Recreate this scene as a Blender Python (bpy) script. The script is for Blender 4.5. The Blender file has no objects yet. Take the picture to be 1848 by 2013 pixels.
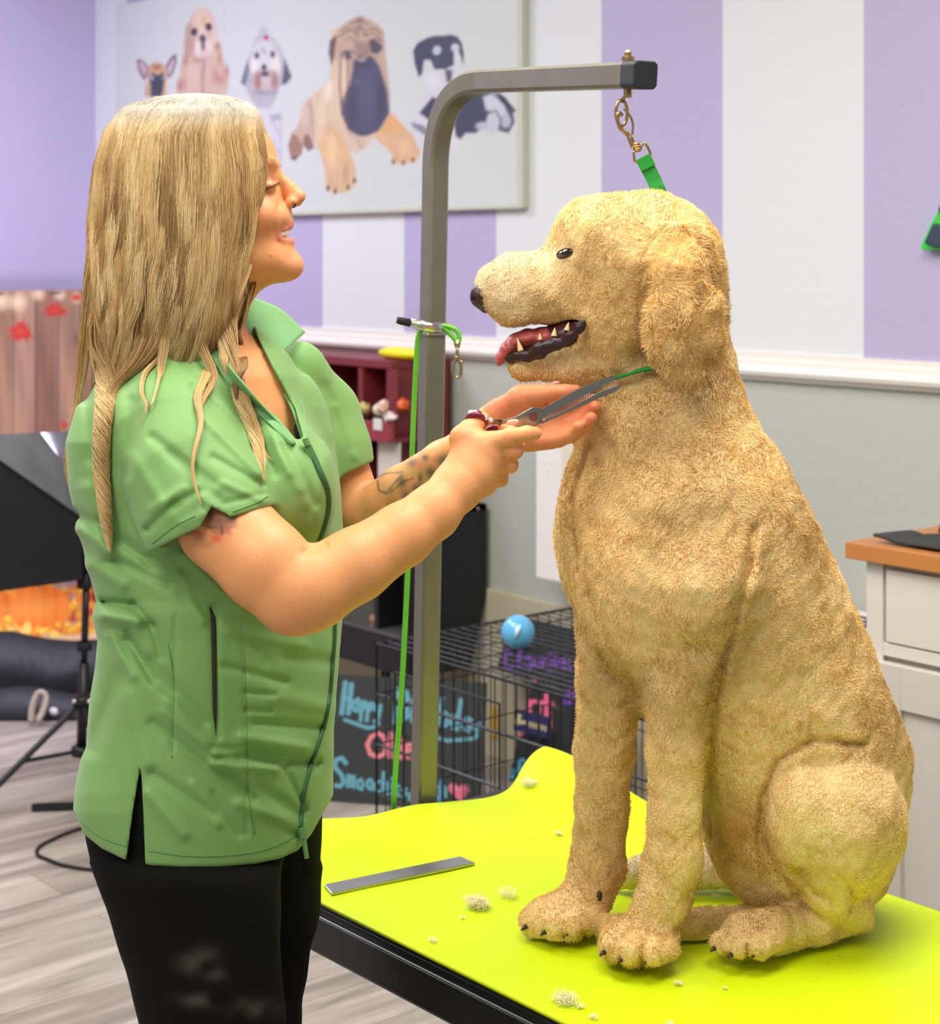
import bpy, math, random
import numpy as np
from mathutils import Vector
random.seed(7); RNG = np.random.default_rng(11)
SC = bpy.context.scene; COL = SC.collection
# ---------------------------------------------------------------- frames
# world: x runs along the striped wall (to the right), y into that wall, z up.  The camera stands at (0, 0, 1.5)
# and looks obliquely at the wall; "camera frame" = (sideways, depth, height) in metres is used to model figures.
FPX, CX, HY, CH = 3400.0, 924.0, 500.0, 1.5
CA, CB = 0.64646, 0.76294
WALL_Y, LEFT_X = 3.4, -6.38
def K(px, py, D): return np.array([(px-CX)/FPX*D, D, (HY-py)/FPX*D])
def K32(px, py, D): return K(px, py, D).astype(np.float32)
def W(P):
    P = np.asarray(P, float)
    return np.stack([P[...,0]*CA-P[...,1]*CB, P[...,0]*CB+P[...,1]*CA, P[...,2]+CH], -1)
def KW(px, py, D): return W(K(px, py, D))
def ray(px, py):
    return W(K(px, py, 1.0)) - np.array([0,0,CH])
def on_y(px, py, y):
    r = ray(px, py); t = y/r[1]; return np.array([r[0]*t, y, CH+r[2]*t])
def on_x(px, py, x):
    r = ray(px, py); t = x/r[0]; return np.array([x, r[1]*t, CH+r[2]*t])
def on_z(px, py, z):
    r = ray(px, py); t = (z-CH)/r[2]; return np.array([r[0]*t, r[1]*t, z])
def topx(Pw):
    x, y, z = Pw[...,0], Pw[...,1], Pw[...,2]-CH
    X = x*CA+y*CB; D = -x*CB+y*CA
    return CX+FPX*X/D, HY-FPX*z/D
# ---------------------------------------------------------------- colour and materials
def lin(c):
    c = np.asarray(c, float)/255.0
    return np.where(c <= .04045, c/12.92, ((c+.055)/1.055)**2.4)
def L4(c): return tuple(float(v) for v in lin(c))+(1.0,)
MATS = {}
def mat(name, rgb=(128,128,128), rough=.6, metal=0.0, spec=.5, noise=0.0, nscale=20.0, bump=0.0, bscale=60.0, bdist=.002,
        attr=None, sss=0.0, trans=0.0, sheen=0.0, coat=0.0, emit=None, estr=0.0, detail=4.0, alpha=1.0):
    if name in MATS: return MATS[name]
    m = bpy.data.materials.new(name); m.use_nodes = True
    nt = m.node_tree; N = nt.nodes; Lk = nt.links
    b = N['Principled BSDF']; tc = N.new('ShaderNodeTexCoord')
    b.inputs['Roughness'].default_value = rough; b.inputs['Metallic'].default_value = metal
    b.inputs['Specular IOR Level'].default_value = spec
    col = None
    if attr:
        a = N.new('ShaderNodeAttribute'); a.attribute_name = attr; col = a.outputs['Color']
    else:
        b.inputs['Base Color'].default_value = L4(rgb)
    if noise > 0 or not attr:
        nz = N.new('ShaderNodeTexNoise'); nz.inputs['Scale'].default_value = nscale; nz.inputs['Detail'].default_value = detail
        Lk.new(tc.outputs['Object'], nz.inputs['Vector'])
        mr = N.new('ShaderNodeMapRange'); mr.inputs['From Min'].default_value = .25; mr.inputs['From Max'].default_value = .75
        mr.inputs['To Min'].default_value = 1-max(noise,.015); mr.inputs['To Max'].default_value = 1+max(noise,.015)
        Lk.new(nz.outputs['Fac'], mr.inputs['Value'])
        vm = N.new('ShaderNodeVectorMath'); vm.operation = 'SCALE'
        if col is not None: Lk.new(col, vm.inputs[0])
        else: vm.inputs[0].default_value = L4(rgb)[:3]
        Lk.new(mr.outputs['Result'], vm.inputs['Scale']); col = vm.outputs['Vector']
    Lk.new(col, b.inputs['Base Color'])
    if bump > 0:
        nb = N.new('ShaderNodeTexNoise'); nb.inputs['Scale'].default_value = bscale; nb.inputs['Detail'].default_value = 5
        Lk.new(tc.outputs['Object'], nb.inputs['Vector'])
        bp = N.new('ShaderNodeBump'); bp.inputs['Strength'].default_value = bump; bp.inputs['Distance'].default_value = bdist
        Lk.new(nb.outputs['Fac'], bp.inputs['Height']); Lk.new(bp.outputs['Normal'], b.inputs['Normal'])
    if sss > 0:
        b.inputs['Subsurface Weight'].default_value = sss; b.inputs['Subsurface Radius'].default_value = (1.0,.35,.18)
        b.inputs['Subsurface Scale'].default_value = .012
    if trans: b.inputs['Transmission Weight'].default_value = trans
    if sheen:
        b.inputs['Sheen Weight'].default_value = sheen; b.inputs['Sheen Roughness'].default_value = .5
    if coat: b.inputs['Coat Weight'].default_value = coat
    if alpha < 1: b.inputs['Alpha'].default_value = alpha
    if emit:
        b.inputs['Emission Color'].default_value = L4(emit); b.inputs['Emission Strength'].default_value = estr
    MATS[name] = m; return m
# ---------------------------------------------------------------- object makers
ORG = {}
def tag(o, label=None, cat=None, group=None, kind=None):
    if label: o['label'] = label
    if cat: o['category'] = cat
    if group: o['group'] = group
    if kind: o['kind'] = kind
    return o
def empty(name, loc, label, cat, group=None):
    o = bpy.data.objects.new(name, None); COL.objects.link(o); o.location = [float(v) for v in loc]
    o.empty_display_size = .05
    ORG[o.name] = np.array(loc, float); return tag(o, label, cat, group)
def link(name, me, m, parent, org):
    o = bpy.data.objects.new(name, me); COL.objects.link(o)
    if m: me.materials.append(m)
    if parent is not None: o.parent = parent; ORG[o.name] = ORG[parent.name].copy()
    else: o.location = [float(v) for v in org]; ORG[o.name] = org
    return o
def obj(name, VF, m, parent=None, smooth=False, bevel=0.0, label=None):
    """one mesh object from (verts, faces) in world metres"""
    V, F = VF; V = np.asarray(V, float)
    if parent is not None: org = ORG[parent.name]
    else: org = np.array([(V[:,0].min()+V[:,0].max())/2, (V[:,1].min()+V[:,1].max())/2, V[:,2].min()])
    me = bpy.data.meshes.new(name); me.from_pydata((V-org).tolist(), [], [list(map(int, f)) for f in F]); me.update()
    if smooth: me.polygons.foreach_set('use_smooth', [True]*len(me.polygons))
    o = link(name, me, m, parent, org)
    if bevel > 0:
        b = o.modifiers.new('bevel', 'BEVEL'); b.width = bevel; b.segments = 2; b.limit_method = 'ANGLE'; b.angle_limit = .7
    if label: o['label'] = label
    return o
def obj_np(name, V, F, m, parent=None, colors=None, smooth=True, nrm=None):
    V = np.asarray(V, np.float32); F = np.asarray(F, np.int32); n = F.shape[1]
    org = ORG[parent.name] if parent is not None else np.array([(V[:,0].min()+V[:,0].max())/2, (V[:,1].min()+V[:,1].max())/2, V[:,2].min()])
    me = bpy.data.meshes.new(name)
    me.vertices.add(len(V)); me.vertices.foreach_set('co', (V-org.astype(np.float32)).ravel())
    me.loops.add(F.size); me.loops.foreach_set('vertex_index', F.ravel())
    me.polygons.add(len(F)); me.polygons.foreach_set('loop_start', np.arange(0, F.size, n, dtype=np.int32))
    me.update(calc_edges=True)
    if smooth: me.polygons.foreach_set('use_smooth', np.ones(len(F), bool))
    if colors is not None:
        c = np.ones((len(V),4), np.float32); c[:,:3] = colors
        at = me.color_attributes.new('Col', 'FLOAT_COLOR', 'POINT'); at.data.foreach_set('color', c.ravel())
    if nrm is not None:
        at = me.attributes.new('pile', 'FLOAT_VECTOR', 'POINT'); at.data.foreach_set('vector', np.asarray(nrm, np.float32).ravel())
    return link(name, me, m, parent, org)
# ---------------------------------------------------------------- primitive shapes -> (V, F)
def join(*parts):
    V, F, n = [], [], 0
    for v, f in parts:
        v = np.asarray(v, float); V.append(v); F += [[i+n for i in q] for q in f]; n += len(v)
    return np.concatenate(V), F
def box(x0, x1, y0, y1, z0, z1):
    V = [(x,y,z) for z in (z0,z1) for y in (y0,y1) for x in (x0,x1)]
    return np.array(V, float), [(0,2,3,1),(4,5,7,6),(0,1,5,4),(2,6,7,3),(0,4,6,2),(1,3,7,5)]
def obox(c, ax, ay, az):
    """box from centre and three half-axis vectors"""
    c, ax, ay, az = map(lambda v: np.asarray(v, float), (c, ax, ay, az))
    V = [c+i*ax+j*ay+k*az for k in (-1,1) for j in (-1,1) for i in (-1,1)]
    return np.array(V), [(0,2,3,1),(4,5,7,6),(0,1,5,4),(2,6,7,3),(0,4,6,2),(1,3,7,5)]
def frames(P, up0=None):
    P = np.asarray(P, float); T = np.gradient(P, axis=0); T /= np.linalg.norm(T, axis=1)[:,None]+1e-12
    up = np.array([0,0,1.0]) if up0 is None else np.asarray(up0, float)
    if abs(T[0]@up) > .95: up = np.array([1.0,0,0])
    n = up-T[0]*(T[0]@up); n /= np.linalg.norm(n); Ns = [n]
    for i in range(1, len(P)):
        n = Ns[-1]-T[i]*(T[i]@Ns[-1]); n /= np.linalg.norm(n)+1e-12; Ns.append(n)
    Ns = np.array(Ns); return T, Ns, np.cross(T, Ns)
def tube(P, r, seg=8, closed=False, flat=1.0, up=None, square=False):
    P = np.asarray(P, float)
    if closed: Pe = np.concatenate([P[-1:], P, P[:1]]); T,N,B = frames(Pe, up); T,N,B = T[1:-1],N[1:-1],B[1:-1]
    else: T,N,B = frames(P, up)
    r = np.broadcast_to(np.asarray(r, float), (len(P),))
    a = np.arange(seg)*2*math.pi/seg+(math.pi/4 if square else 0); s2 = math.sqrt(2) if square else 1
    V = P[:,None]+(N[:,None]*np.cos(a)[None,:,None]*flat+B[:,None]*np.sin(a)[None,:,None])*r[:,None,None]*s2
    V = V.reshape(-1,3); F = []; n = len(P)
    for i in range(n if closed else n-1):
        j = (i+1) % n
        for k in range(seg): F.append((i*seg+k, i*seg+(k+1)%seg, j*seg+(k+1)%seg, j*seg+k))
    if not closed: F += [tuple(range(seg))[::-1], tuple((n-1)*seg+k for k in range(seg))]
    return V, F
def spline(P, n=24):
    """Catmull-Rom through the points"""
    P = np.asarray(P, float); Q = np.concatenate([2*P[:1]-P[1:2], P, 2*P[-1:]-P[-2:-1]])
    t = np.linspace(0, len(P)-1-1e-9, n); i = t.astype(int); f = (t-i)[:,None]
    a,b,c,d = Q[i],Q[i+1],Q[i+2],Q[i+3]
    return .5*((2*b)+(-a+c)*f+(2*a-5*b+4*c-d)*f*f+(-a+3*b-3*c+d)*f**3)
def ball(c, r, nu=16, nv=10, R=None):
    r = np.broadcast_to(np.asarray(r, float), (3,)); V = [(0,0,1)]
    for j in range(1, nv):
        p = math.pi*j/nv
        for i in range(nu): a = 2*math.pi*i/nu; V.append((math.sin(p)*math.cos(a), math.sin(p)*math.sin(a), math.cos(p)))
    V.append((0,0,-1)); V = np.array(V)*r
    if R is not None: V = V@np.asarray(R).T
    F = [(0,1+i,1+(i+1)%nu) for i in range(nu)]
    for j in range(nv-2):
        for i in range(nu): a = 1+j*nu; F.append((a+i, a+nu+i, a+nu+(i+1)%nu, a+(i+1)%nu))
    a = 1+(nv-2)*nu; F += [(a+(i+1)%nu, a+i, len(V)-1) for i in range(nu)]
    return V+np.asarray(c, float), F
def lathe(c, prof, seg=24):
    V, F = [], []
    for r, z in prof:
        for i in range(seg): a = 2*math.pi*i/seg; V.append((c[0]+r*math.cos(a), c[1]+r*math.sin(a), c[2]+z))
    for j in range(len(prof)-1):
        for i in range(seg): F.append((j*seg+i, j*seg+(i+1)%seg, (j+1)*seg+(i+1)%seg, (j+1)*seg+i))
    F += [tuple(range(seg))[::-1], tuple((len(prof)-1)*seg+i for i in range(seg))]
    return np.array(V), F
def slab(pts, d):
    """polygon in space extruded by vector d"""
    P = np.asarray(pts, float); n = len(P); V = np.concatenate([P, P+np.asarray(d, float)])
    F = [tuple(range(n)), tuple(range(n, 2*n))[::-1]]+[(i, (i+1)%n+0, n+(i+1)%n, n+i)[::-1] for i in range(n)]
    return V, F
# ---------------------------------------------------------------- implicit surfaces (camera frame, metres)
def smin(a, b, k):
    if k <= 0: return np.minimum(a, b)
    h = np.clip(.5+.5*(b-a)/k, 0, 1); return b+(a-b)*h-k*h*(1-h)
def smax(a, b, k): return -smin(-a, -b, k)
def chain(P, pts, sd=1.0, k=0.0):
    """tapered capsules through (px, py, D, r_px); sd stretches them in depth"""
    Q = [(K32(a,b,c), r/FPX*c) for a,b,c,r in pts]; d = None
    for (a, ra), (b, rb) in zip(Q[:-1], Q[1:]):
        ba = b-a; ll = ba@ba; pa = P-a
        h = np.clip((pa@ba)/ll, 0, 1); q = pa-h[:,None]*ba
        q[:,1] /= sd
        e = np.sqrt((q*q).sum(1))-(ra+(rb-ra)*h)
        d = e if d is None else smin(d, e, k)
    return d
def ell(P, px, py, D, rx, ry, rz, ang=0.0):
    """ellipsoid: rx, ry in px, rz in metres, turned by ang degrees in the picture plane"""
    c = K32(px, py, D); s = D/FPX; q = P-c
    if ang:
        a = math.radians(ang); x = q[:,0]*math.cos(a)-q[:,2]*math.sin(a); z = q[:,0]*math.sin(a)+q[:,2]*math.cos(a)
    else: x, z = q[:,0], q[:,2]
    ra, rb = rx*s, ry*s
    k0 = np.sqrt((x/ra)**2+(q[:,1]/rz)**2+(z/rb)**2); k1 = np.sqrt((x/ra**2)**2+(q[:,1]/rz**2)**2+(z/rb**2)**2)
    return k0*(k0-1)/(k1+1e-9)
def pxy(P): return CX+FPX*P[:,0]/P[:,1], HY-FPX*P[:,2]/P[:,1]
def polysd(x, y, poly):
    """signed distance to a polygon (negative inside)"""
    poly = np.asarray(poly, float); n = len(poly); d = np.full(x.shape, 1e18); s = np.zeros(x.shape, bool)
    for i in range(n):
        a, b = poly[i], poly[(i+1)%n]; e = b-a; wx, wy = x-a[0], y-a[1]
        h = np.clip((wx*e[0]+wy*e[1])/(e@e+1e-12), 0, 1); d = np.minimum(d, (wx-h*e[0])**2+(wy-h*e[1])**2)
        c = (a[1] <= y) != (b[1] <= y)
        if e[1] != 0: s ^= c & (x < a[0]+(y-a[1])/e[1]*e[0])
    return np.sqrt(d)*np.where(s, -1, 1)
def segd(x, y, x0, y0, x1, y1):
    ex, ey = x1-x0, y1-y0; h = np.clip(((x-x0)*ex+(y-y0)*ey)/(ex*ex+ey*ey+1e-9), 0, 1)
    return np.hypot(x-x0-h*ex, y-y0-h*ey)
def wob(P, freq, seed=0, n=6):
    r = np.random.default_rng(seed); o = np.zeros(len(P), P.dtype)
    for i in range(n):
        k = r.normal(size=3); k *= freq*(.7+.6*r.random())/np.linalg.norm(k)
        o += np.sin(P@k.astype(P.dtype)+r.random()*6.28)
    return o/math.sqrt(n)
def isosurf(f, lo, hi, h, B=8, slack=1.9):
    """surface nets, evaluated only in blocks near the surface; returns camera-frame verts and quads"""
    lo = np.asarray(lo, float); hi = np.asarray(hi, float)
    nb = np.ceil((hi-lo)/(h*B)).astype(int); n = nb*B+1
    G = np.full(n, 1.0, np.float32)
    bi = np.stack(np.meshgrid(*[np.arange(k) for k in nb], indexing='ij'), -1).reshape(-1,3)
    cd = np.concatenate([f(c) for c in np.array_split(lo+(bi+.5)*h*B, max(1, len(bi)//200000))])
    half = h*B*math.sqrt(3)/2
    ins = cd < 0
    for b in bi[ins]: G[b[0]*B:b[0]*B+B+1, b[1]*B:b[1]*B+B+1, b[2]*B:b[2]*B+B+1] = -1.0
    act = bi[np.abs(cd) < half*slack]
    lc = np.stack(np.meshgrid(*[np.arange(B+1)]*3, indexing='ij'), -1).reshape(-1,3)
    def work(ch):
        idx = (ch[:,None,:]*B+lc[None]).reshape(-1,3)
        return idx, f((lo+idx*h).astype(np.float32))
    from concurrent.futures import ThreadPoolExecutor
    with ThreadPoolExecutor(4) as ex:
        for idx, v in ex.map(work, np.array_split(act, max(1, len(act)//180))): G[idx[:,0], idx[:,1], idx[:,2]] = v
    S = G < 0
    m = np.zeros([k-1 for k in n], np.int8)
    for i in (0,1):
        for j in (0,1):
            for k in (0,1): m += S[i:n[0]-1+i, j:n[1]-1+j, k:n[2]-1+k]
    cells = np.argwhere((m > 0) & (m < 8)); del m
    vid = np.full([k-1 for k in n], -1, np.int32); vid[cells[:,0], cells[:,1], cells[:,2]] = np.arange(len(cells))
    off = np.array([(i,j,k) for i in (0,1) for j in (0,1) for k in (0,1)])
    val = np.stack([G[cells[:,0]+o[0], cells[:,1]+o[1], cells[:,2]+o[2]] for o in off], 1).astype(float)
    acc = np.zeros((len(cells),3)); cnt = np.zeros(len(cells))
    for a in range(8):
        for b in range(a+1, 8):
            if np.abs(off[a]-off[b]).sum() != 1: continue
            va, vb = val[:,a], val[:,b]; c = (va < 0) != (vb < 0)
            t = np.where(c, va/(va-vb+1e-20), 0)
            acc += np.where(c[:,None], off[a]+t[:,None]*(off[b]-off[a]), 0); cnt += c
    V = lo+(cells+acc/cnt[:,None])*h
    Q = []
    for ax in range(3):
        o1, o2 = [(1,2),(2,0),(0,1)][ax]
        sl0 = [slice(None)]*3; sl1 = [slice(None)]*3; sl0[ax] = slice(0,-1); sl1[ax] = slice(1,None)
        e = np.argwhere(S[tuple(sl0)] != S[tuple(sl1)])
        e = e[(e[:,o1] > 0) & (e[:,o2] > 0) & (e[:,o1] < n[o1]-1) & (e[:,o2] < n[o2]-1)]
        sg = S[e[:,0], e[:,1], e[:,2]]
        def at(d1, d2):
            c = e.copy(); c[:,o1] -= d1; c[:,o2] -= d2; return vid[c[:,0], c[:,1], c[:,2]]
        q = np.stack([at(1,1), at(0,1), at(0,0), at(1,0)], 1)
        q[~sg] = q[~sg][:,::-1]; Q.append(q)
    Q = np.concatenate(Q); Q = Q[(Q >= 0).all(1)]
    return V, Q
def normals(V, Q):
    fn = np.cross(V[Q[:,2]]-V[Q[:,0]], V[Q[:,3]]-V[Q[:,1]]); vn = np.zeros_like(V)
    for i in range(4): np.add.at(vn, Q[:,i], fn)
    return vn/(np.linalg.norm(vn, axis=1)[:,None]+1e-12)
def zone(P, c, R, fn):
    """evaluate fn only within R of c (px, py, D); elsewhere a safe positive bound"""
    q = np.sqrt(((P-K32(*c))**2).sum(1)); o = q-R+.03; m = q < R
    if m.any(): o[m] = fn(P[m])
    return o
def surf(f, px, py, d0=1.7, d1=2.7, n=380):
    """depth at which the line of sight meets the surface"""
    D = np.linspace(d0, d1, n); P = np.stack([(px-CX)/FPX*D, D, (HY-py)/FPX*D], 1); v = f(P)
    i = np.argmax(v < 0)
    if v[i] >= 0: return None
    return float(D[i] if i == 0 else D[i-1]+(D[i]-D[i-1])*v[i-1]/(v[i-1]-v[i]))
# ---------------------------------------------------------------- painting flat prints (in their own plane)
class Paint:
    def __init__(s, x, y, base):
        s.x, s.y = x, y; s.c = np.tile(lin(base), (len(x),1)).astype(float)
    def put(s, d, rgb, soft=2.0, a=1.0):
        w = (np.clip(.5-d/soft, 0, 1)*a)[:,None]; s.c = s.c*(1-w)+lin(rgb)*w; return s
    def poly(s, pts, rgb, soft=2.0, a=1.0): return s.put(polysd(s.x, s.y, pts), rgb, soft, a)
    def ell(s, cx, cy, rx, ry, rgb, ang=0, soft=2.0, a=1.0):
        t = math.radians(ang); dx, dy = s.x-cx, s.y-cy
        u, v = dx*math.cos(t)+dy*math.sin(t), -dx*math.sin(t)+dy*math.cos(t)
        return s.put((np.sqrt((u/rx)**2+(v/ry)**2)-1)*min(rx,ry), rgb, soft, a)
    def line(s, pts, w, rgb, soft=1.5, a=1.0):
        d = np.full(len(s.x), 1e9)
        for p, q in zip(pts[:-1], pts[1:]): d = np.minimum(d, segd(s.x, s.y, p[0], p[1], q[0], q[1]))
        return s.put(d-w/2, rgb, soft, a)
    def mottle(s, mask, amp, fx, fy=None, seed=1):
        fy = fy or fx; P = np.stack([s.x*fx, s.y*fy, 0*s.x], 1)
        w = (1+amp*wob(P, 1.0, seed)*.6+amp*wob(P, 2.7, seed+5)*.4)
        s.c = np.where(mask[:,None], np.clip(s.c*w[:,None], 0, 1), s.c); return s
def print_sheet(name, c00, c10, c01, nx, ny, painter, m, parent=None, bend=None):
    """a grid sheet spanned by corner c00 and edges to c10, c01, coloured by painter(px, py)"""
    u, v = np.meshgrid(np.linspace(0,1,nx), np.linspace(0,1,ny), indexing='ij')
    u, v = u.ravel(), v.ravel(); V = c00+u[:,None]*(c10-c00)+v[:,None]*(c01-c00)
    if bend is not None: V = bend(V, u, v)
    i = np.arange((nx-1)*(ny-1)); a = (i//(ny-1))*ny+i%(ny-1); F = np.stack([a, a+ny, a+ny+1, a+1], 1)
    x, y = topx(V); return obj_np(name, V, F, m, parent, painter(x, y), smooth=False)
FUR_N, FUR_NORMALS = 330000, True
# ================================================================ the room
def wall_material():
    m = bpy.data.materials.new('striped_wall_paint'); m.use_nodes = True; nt = m.node_tree; N, Lk = nt.nodes, nt.links
    b = N['Principled BSDF']; b.inputs['Roughness'].default_value = .55
    g = N.new('ShaderNodeNewGeometry'); s = N.new('ShaderNodeSeparateXYZ'); Lk.new(g.outputs['Position'], s.inputs[0])
    def mth(op, a, c=None, v=None):
        n = N.new('ShaderNodeMath'); n.operation = op
        if hasattr(a, 'node'): Lk.new(a, n.inputs[0])
        else: n.inputs[0].default_value = a
        if c is not None:
            if hasattr(c, 'node'): Lk.new(c, n.inputs[1])
            else: n.inputs[1].default_value = c
        return n.outputs[0]
    t = mth('MULTIPLY_ADD', s.outputs['X'], -1/(2*.446)); t.node.inputs[2].default_value = -2.553/(2*.446)+20
    fr = mth('FRACT', t); pur = mth('GREATER_THAN', fr, .5); up = mth('GREATER_THAN', s.outputs['Z'], 1.2)
    def mix(f, a, c):
        n = N.new('ShaderNodeMix'); n.data_type = 'RGBA'; Lk.new(f, n.inputs['Factor'])
        for inp, v in ((n.inputs['A'], a), (n.inputs['B'], c)):
            if hasattr(v, 'node'): Lk.new(v, inp)
            else: inp.default_value = L4(v)
        return n.outputs['Result']
    c = mix(pur, (221,224,226), (182,174,208)); c = mix(up, (186,189,181), c); Lk.new(c, b.inputs['Base Color'])
    nz = N.new('ShaderNodeTexNoise'); nz.inputs['Scale'].default_value = 45; nz.inputs['Detail'].default_value = 6
    tc = N.new('ShaderNodeTexCoord'); Lk.new(tc.outputs['Object'], nz.inputs['Vector'])
    bp = N.new('ShaderNodeBump'); bp.inputs['Strength'].default_value = .35; bp.inputs['Distance'].default_value = .004
    Lk.new(nz.outputs['Fac'], bp.inputs['Height']); Lk.new(bp.outputs['Normal'], b.inputs['Normal'])
    return m
def floor_material():
    m = bpy.data.materials.new('greyed_oak_planks'); m.use_nodes = True; nt = m.node_tree; N, Lk = nt.nodes, nt.links
    b = N['Principled BSDF']; b.inputs['Roughness'].default_value = .42
    tc = N.new('ShaderNodeTexCoord'); mp = N.new('ShaderNodeMapping'); mp.inputs['Rotation'].default_value = (0,0,math.pi/2)
    Lk.new(tc.outputs['Object'], mp.inputs['Vector'])
    br = N.new('ShaderNodeTexBrick'); br.offset = .37; br.inputs['Scale'].default_value = 1
    br.inputs['Brick Width'].default_value = 1.2; br.inputs['Row Height'].default_value = .17
    br.inputs['Mortar Size'].default_value = .0012; br.inputs['Mortar Smooth'].default_value = .1
    br.inputs['Color1'].default_value = L4((158,149,138)); br.inputs['Color2'].default_value = L4((190,183,172)); br.inputs['Mortar'].default_value = L4((120,110,98))
    Lk.new(mp.outputs['Vector'], br.inputs['Vector'])
    m2 = N.new('ShaderNodeMapping'); m2.inputs['Scale'].default_value = (9,.9,1); Lk.new(tc.outputs['Object'], m2.inputs['Vector'])
    nz = N.new('ShaderNodeTexNoise'); nz.inputs['Scale'].default_value = 2.2; nz.inputs['Detail'].default_value = 7; nz.inputs['Distortion'].default_value = .8
    Lk.new(m2.outputs['Vector'], nz.inputs['Vector'])
    cr = N.new('ShaderNodeValToRGB'); e = cr.color_ramp.elements
    e[0].position = .3; e[0].color = (.40,.375,.345,1); e[1].position = .66; e[1].color = (1.08,1.07,1.05,1)
    Lk.new(nz.outputs['Fac'], cr.inputs['Fac'])
    mx = N.new('ShaderNodeMix'); mx.data_type = 'RGBA'; mx.blend_type = 'MULTIPLY'; mx.inputs['Factor'].default_value = .9
    Lk.new(br.outputs['Color'], mx.inputs['A']); Lk.new(cr.outputs['Color'], mx.inputs['B']); Lk.new(mx.outputs['Result'], b.inputs['Base Color'])
    return m
def struct(name, VF, m, bevel=0):
    o = obj(name, VF, m, bevel=bevel); o['kind'] = 'structure'; return o
M_white = mat('white_paint', (232,230,226), .45, bump=.1, bscale=30)
M_trim = mat('trim_gloss', (235,231,224), .35)
M_black = mat('black_satin', (24,24,26), .4, noise=.15)
M_blackm = mat('black_matte', (26,26,28), .8, noise=.2)
M_steel = mat('brushed_steel', (176,172,160), .32, metal=1.0, noise=.06, nscale=60)
M_chrome = mat('polished_steel', (214,212,208), .16, metal=1.0)
M_brass = mat('worn_brass', (190,160,112), .28, metal=1.0, noise=.15, nscale=90)
struct('floor', box(-6.5, 3.5, -3.0, 3.5, -.05, 0), floor_material())
struct('ceiling', box(-6.5, 3.5, -3.0, 3.5, 3.0, 3.05), mat('ceiling_white', (235,235,232), .8))
struct('wall_back', box(-6.48, 3.5, WALL_Y, WALL_Y+.1, 0, 3.0), wall_material())
struct('wall_left', box(LEFT_X-.1, LEFT_X, -3.0, WALL_Y, 0, 3.0), mat('lilac_wall_paint', (188,178,212), .55, bump=.3, bscale=45))
# chair rail: a profile run along the wall
prof = [(0,1.182),(.012,1.182),(.016,1.19),(.03,1.196),(.034,1.206),(.03,1.216),(.018,1.220),(.018,1.232),(.009,1.236),(.009,1.252),(0,1.252)]
V = [(x, WALL_Y-d, z) for x in (LEFT_X, 3.4) for d, z in prof]; n = len(prof)
struct('trim_1', (V, [(i, (i+1)%n, n+(i+1)%n, n+i) for i in range(n)]+[tuple(range(n)), tuple(range(n,2*n))[::-1]]), M_trim)
struct('baseboard_back', box(LEFT_X+.001, 3.4, WALL_Y-.018, WALL_Y-.001, 0, .5), mat('cream_board', (196,188,160), .6, bump=.15), bevel=.004)

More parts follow.
